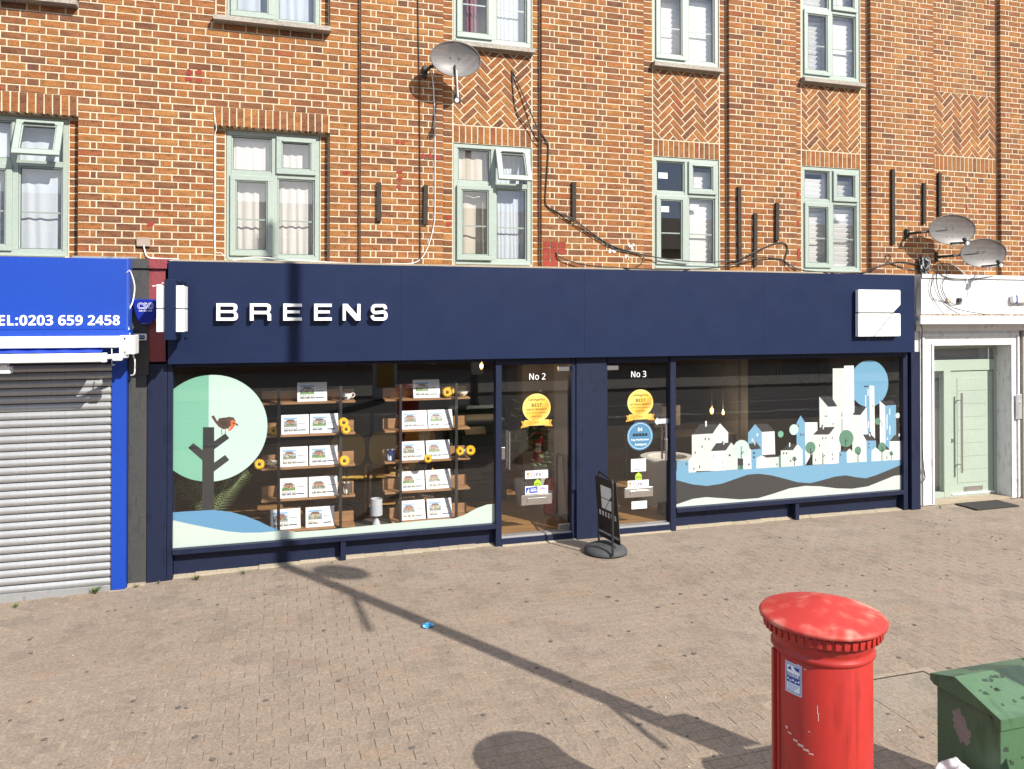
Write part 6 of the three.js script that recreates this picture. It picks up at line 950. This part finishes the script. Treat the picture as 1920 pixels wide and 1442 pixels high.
// leafy plants
function frondPlant() {
  const t = thing('potted_palm', 'feathery palm behind the tree graphic in the display window', 'plant', undefined, [-0.72, 0.269, -0.42]), g = mat(0.22, 0.27, 0.13, 0.6); g.side = THREE.DoubleSide; mesh('pot', lathe([[0, 0], [0.09, 0], [0.11, 0.16], [0.10, 0.16], [0, 0.15]], 0, 0, 0, 28), M.black, t);
  for (let i = 0; i < 9; i++) {
    const a = -2.9 + i * 0.75, lean = rr(0.35, 0.75), len = rr(0.55, 0.8), P = [], idx = []; const at = (u) => [Math.cos(a) * lean * u * len, 0.15 + len * u * (1 - 0.42 * u * lean), Math.sin(a) * lean * u * len * 0.5];
    for (let k = 3; k < 20; k++) for (const s of [-1, 1]) { const u = k / 20, o = at(u), n = at(u + 0.05), dx = n[0] - o[0], dy = n[1] - o[1], l = Math.hypot(dx, dy) || 1, L = 0.16 * (1 - 0.5 * u), q = P.length / 3; const ex = o[0] + (-dy / l * s * 0.8 + dx / l * 0.7) * L, ey = o[1] + (dx / l * s * 0.8 + dy / l * 0.7) * L - 0.02, w = 0.007; P.push(o[0] - dx / l * w, o[1] - dy / l * w, o[2], o[0] + dx / l * w, o[1] + dy / l * w, o[2], (o[0] + ex) / 2 + dx / l * w, (o[1] + ey) / 2 + dy / l * w, o[2] + 0.015, ex, ey, o[2] + 0.01); idx.push(q, q + 1, q + 2, q, q + 2, q + 3); }
    const gg = new THREE.BufferGeometry(); gg.setAttribute('position', new THREE.Float32BufferAttribute(P, 3)); gg.setIndex(idx); gg.computeVertexNormals(); const st = tube([at(0), at(0.4), at(0.75), at(1)], 0.004, 20, 5); gg.setAttribute('uv', new THREE.Float32BufferAttribute(new Float32Array(P.length / 3 * 2), 2)); mesh('frond', [gg, st], g, t);
  }
}
frondPlant();
function leafPlant(l, x, y, z, h, n, leaf, potc, trail) {
  const t = thing('potted_plant', l, 'plant', 'potted plants inside the left door', [x, y, z]), g = mat(0.09, 0.15, 0.055, 0.45); g.side = THREE.DoubleSide;
  if (potc) { mesh('pot', lathe([[0, 0], [0.12, 0], [0.15, 0.32], [0.138, 0.32], [0, 0.28]], 0, 0, 0, 32), potc, t); mesh('stem', tube([[0, 0.28, 0], [0.02, h * 0.5, 0.01], [-0.01, h * 0.75, 0], [0.01, h, 0]], 0.012, 24), M.wood, t); }
  const base = new THREE.SphereGeometry(1, 8, 6); base.scale(leaf * 0.32, leaf * 0.5, leaf * 0.04); base.translate(0, leaf * 0.5, 0);
  for (let i = 0; i < n; i++) { const u = i / n, yy = trail ? -u * h : h * (0.5 + 0.52 * u); const m = mesh('leaf', base, g, t); m.position.set(rr(-0.03, 0.03) + (trail ? rr(-0.12, 0.12) : 0), yy, rr(-0.03, 0.03)); m.rotation.set(rr(0.5, 1.5) * (trail ? 1.6 : 1), i * 2.4, rr(-0.5, 0.5), 'YXZ'); m.scale.setScalar(rr(0.7, 1.1)); }
}
leafPlant('tall rubber plant in a pale pot inside the left door', 3.22, FL, -1.5, 1.35, 30, 0.26, mat(0.55, 0.55, 0.55, 0.4), false);
leafPlant('trailing leafy plant inside the left door beside the rubber plant', 3.55, 1.40, -1.65, 0.85, 60, 0.11, null, true);
function extinguisher(l, x, y, z, s) { const t = thing('fire_extinguisher', l, 'fire extinguisher', 'fire extinguishers inside the left door', [x, y, z]), r = mat(0.42, 0.012, 0.014, 0.25, { clearcoat: 0.5 }); mesh('cylinder', lathe([[0, 0], [0.075 * s, 0], [0.078 * s, 0.03], [0.078 * s, 0.38 * s], [0.06 * s, 0.44 * s], [0.025 * s, 0.47 * s], [0, 0.47 * s]], 0, 0, 0, 32), r, t); mesh('valve', [bx(-0.02, 0.02, 0.47 * s, 0.54 * s, -0.02, 0.02, 0.006), bx(-0.02, 0.08, 0.53 * s, 0.55 * s, -0.012, 0.012, 0.004)], M.black, t); mesh('label', (() => { const g = new THREE.CylinderGeometry(0.079 * s, 0.079 * s, 0.13 * s, 12, 1, true, -0.9, 1.1); g.translate(0, 0.25 * s, 0); return g; })(), M.whitePaint, t); }
extinguisher('red fire extinguisher on a stand behind the sales door', 3.62, 0.50, -2.1, 1.0); extinguisher('red fire extinguisher on the floor behind the letter plate of the sales door', 3.35, FL, -0.86, 1.0);
solo('extinguisher_stand', 'low grey stand carrying the rear fire extinguisher', 'stand', bx(3.52, 3.72, FL, 0.499, -2.2, -2.0, 0.01), mat(0.35, 0.35, 0.34, 0.6));
// furniture
const mustard = mat(0.42, 0.25, 0.035, 0.85), darkF = mat(0.03, 0.03, 0.032, 0.7);
function officeChair(l, x, z, turn) {
  const t = thing('office_chair', l, 'chair', 'mustard office chairs', [x, FL, z]); t.rotation.y = turn; const back = new THREE.SphereGeometry(1, 24, 16); { const p = back.attributes.position; for (let i = 0; i < p.count; i++) { const X = p.getX(i), Y = p.getY(i), q = Math.pow(Math.abs(X), 0.6) * Math.sign(X), w = Math.pow(Math.abs(Y), 0.6) * Math.sign(Y); p.setXYZ(i, q * 0.22, w * 0.22 + 0.83, p.getZ(i) * 0.035 + X * X * 0.06); } back.computeVertexNormals(); }
  mesh('backrest', back, mustard, t); mesh('seat', bx(-0.23, 0.23, 0.42, 0.50, -0.48, -0.02, 0.035), mustard, t); mesh('stem', cyl(0, 0.1, 0.42, -0.25, 0.025), darkF, t); const L = []; for (let i = 0; i < 5; i++) { const a = i / 5 * 6.283; L.push(rod([0, 0.1, -0.25], [Math.cos(a) * 0.28, 0.04, -0.25 + Math.sin(a) * 0.28], 0.018)); } mesh('foot', L, darkF, t); mesh('back_post', rod([0, 0.45, -0.05], [0, 0.72, 0.01], 0.02), darkF, t);
}
officeChair('mustard office chair seen left of centre behind the window shelves', 0.84, -1.55, 0.1); officeChair('mustard office chair seen between the two shelving units', 1.34, -1.55, -0.15); officeChair('mustard office chair seen behind the right shelving unit', 1.80, -1.75, 0.1); 
{ const t = thing('armchair', 'oak framed armchair with dark seat behind the table lamp', 'armchair', undefined, [1.42, FL, -1.05]); for (const z of [0, -0.55]) mesh('arm_frame', [bx(-0.36, -0.325, 0, 0.62, z - 0.02, z + 0.02, 0.008), rod([-0.34, 0.61, z], [0.34, 0.52, z], 0.02), bx(0.26, 0.295, 0, 0.53, z - 0.02, z + 0.02, 0.008)], M.woodPale, t); mesh('seat_rail', bx(-0.325, 0.32, 0.22, 0.285, 0.0, 0.03, 0.006), M.woodPale, t); mesh('seat', bx(-0.31, 0.28, 0.287, 0.40, -0.53, -0.02, 0.03), darkF, t); mesh('back_cushion', (() => { const g = bx(-0.06, 0.06, 0, 0.5, -0.53, -0.02, 0.04); g.rotateZ(-0.35); g.translate(0.28, 0.36, 0); return g; })(), darkF, t); }
function desk(l, x0, x1, z0, z1) { const t = thing('desk', l, 'desk', 'desks in the office'); mesh('desk_top', bx(x0, x1, 0.80, 0.83, z0, z1, 0.004), M.woodDark, t); for (const x of [x0 + 0.03, x1 - 0.03]) for (const z of [z0 + 0.03, z1 - 0.03]) mesh('leg', bx(x - 0.02, x + 0.02, FL, 0.80, z - 0.02, z + 0.02), darkF, t); }
desk('dark desk behind the mustard chairs', 0.4, 2.2, -3.0, -2.3); desk('dark desk in the right hand office', 5.2, 6.8, -2.6, -1.9);
function monitor(l, x, y, z, turn) { const t = thing('monitor', l, 'monitor', 'monitors on the desks', [x, y, z]); t.rotation.y = turn; mesh('screen_back', bx(-0.26, 0.26, 0.12, 0.44, -0.02, 0.02, 0.01), mat(0.16, 0.16, 0.15, 0.5), t); mesh('foot', [bx(-0.11, 0.11, 0, 0.012, -0.08, 0.08, 0.004), bx(-0.02, 0.02, 0.012, 0.2, -0.03, -0.021)], darkF, t); }
monitor('computer monitor on the left office desk, nearer the tree graphic', 0.98, 0.83, -2.6, 0.1); monitor('computer monitor on the left office desk, nearer the doors', 1.55, 0.83, -2.6, -0.15); monitor('computer monitor on the right office desk', 5.75, 0.83, -2.2, 0.2);
{ const t = thing('photocopier', 'black photocopier with a pale lid at the end of the display window', 'photocopier', undefined, [2.72, FL, -2.05]); mesh('cabinet', bx(-0.32, 0.32, 0, 0.92, -0.3, 0.3, 0.015), darkF, t); for (let i = 0; i < 3; i++) mesh('paper_drawer', bx(-0.30, 0.30, 0.06 + i * 0.24, 0.06 + i * 0.24 + 0.225, 0.301, 0.312, 0.006), mat(0.045, 0.045, 0.047, 0.6), t); mesh('scanner', bx(-0.32, 0.32, 0.93, 1.08, -0.3, 0.28, 0.02), darkF, t); mesh('lid', bx(-0.30, 0.30, 1.085, 1.13, -0.28, 0.26, 0.015), mat(0.34, 0.36, 0.36, 0.5), t); mesh('control_panel', (() => { const g = bx(-0.2, 0.1, 0, 0.02, 0, 0.16, 0.006); g.rotateX(0.6); g.translate(-0.1, 1.02, 0.28); return g; })(), M.black, t); }
function pendant(l, x, y, z) { const t = thing('pendant_lamp', l, 'pendant lamp', 'black pendant lamps', [x, y, z]), m = mat(0.02, 0.02, 0.022, 0.15, { clearcoat: 1 }); m.side = THREE.DoubleSide; mesh('shade', lathe([[0.03, 0.2], [0.06, 0.19], [0.14, 0.14], [0.19, 0.06], [0.205, 0.0], [0.2, 0.0], [0.185, 0.055], [0.13, 0.13]], 0, 0, 0, 36), m, t); mesh('flex', rod([0, 0.2, 0], [0, 2.6 - y, 0], 0.006), darkF, t); }
pendant('black dome pendant lamp above the left shelving', 0.30, 2.02, -1.6); pendant('black dome pendant lamp between the shelving units', 1.0, 2.02, -1.6); pendant('black dome pendant lamp above the right shelving', 1.78, 2.02, -1.6);
function bulb(l, x, y, z, s, cord) {
  const t = thing('filament_bulb', l, 'bulb', 'lit filament bulbs', [x, y, z]), e = new THREE.MeshStandardMaterial({ color: 0xffb060, emissive: new THREE.Color(1, 0.36, 0.06), emissiveIntensity: 4 }); mesh('globe', (() => { const g = new THREE.SphereGeometry(s, 16, 12); g.scale(0.8, 1.5, 0.8); return g; })(), e, t); mesh('cap', cyl(0, s * 1.3, s * 2.4, 0, s * 0.45), M.steel, t); if (cord) mesh('flex', rod([0, s * 2.3, 0], [0, 2.6 - y, 0], 0.005), darkF, t);
  const p = new THREE.PointLight(new THREE.Color(1, 0.68, 0.38), 0.4, 0, 2); p.position.set(0, 0, s * 1.2 + 0.05); p.castShadow = true; t.add(p);
}
bulb('glowing filament bulb hanging at the right end of the left window', 2.735, 1.95, -2.0, 0.03, true); bulb('glowing bulb, brighter of two low in the right hand office', 6.42, 1.19, -2.0, 0.035, true); bulb('glowing bulb, smaller of two low in the right hand office', 6.62, 1.15, -2.0, 0.022, true);
{ const t = thing('tub_chair', 'pale beige tub chair behind the lettings door', 'armchair', undefined, [5.12, FL, -1.0]), m = mat(0.50, 0.47, 0.42, 0.9); mesh('back_shell', (() => { const s = new THREE.Shape(); s.absarc(0, 0, 0.36, 0, Math.PI * 2); const h = new THREE.Path(); h.absarc(0, 0, 0.27, 0, Math.PI * 2, true); s.holes.push(h); const g = new THREE.ExtrudeGeometry(s, { depth: 0.60, bevelEnabled: true, bevelSize: 0.02, bevelThickness: 0.03, bevelSegments: 3, curveSegments: 30 }); g.rotateX(-Math.PI / 2); return g; })(), m, t); mesh('seat', cyl(0, 0.02, 0.40, 0, 0.28, 0.28, 30), m, t); }
solo('display_panel', 'pale notice panel on a stand in the right hand office', 'panel', bx(5.05, 5.5, 1.05, 1.35, -1.9, -1.88), mat(0.42, 0.40, 0.36, 0.8));
for (const [x0, x1, y0, y1, l, c] of [[7.95, 8.32, 1.53, 1.99, 'dark framed picture on the back wall above the townscape graphic', '#1c1c1e'], [7.31, 7.62, 1.62, 1.99, 'brown skyline picture on the back wall above the townscape graphic', '#5a4636']]) { const t = thing('wall_picture', l, 'picture', 'pictures on the office wall'); mesh('frame', bx(x0, x1, y0, y1, -1.899, -1.87, 0.004), M.black, t); mesh('print', plate(x0 + 0.02, x1 - 0.02, y0 + 0.02, y1 - 0.02, -1.868), new THREE.MeshStandardMaterial({ roughness: 0.6, map: canvasTex(128, 160, (q) => { q.fillStyle = c; q.fillRect(0, 0, 128, 160); q.fillStyle = c === '#1c1c1e' ? '#3a3a3c' : '#241a14'; for (let i = 0; i < 9; i++) q.fillRect(8 + i * 13, 160 - 30 - hash2(i, 5) * 80, 9, 120); }) }), t); }

renderer.render(scene, camera);
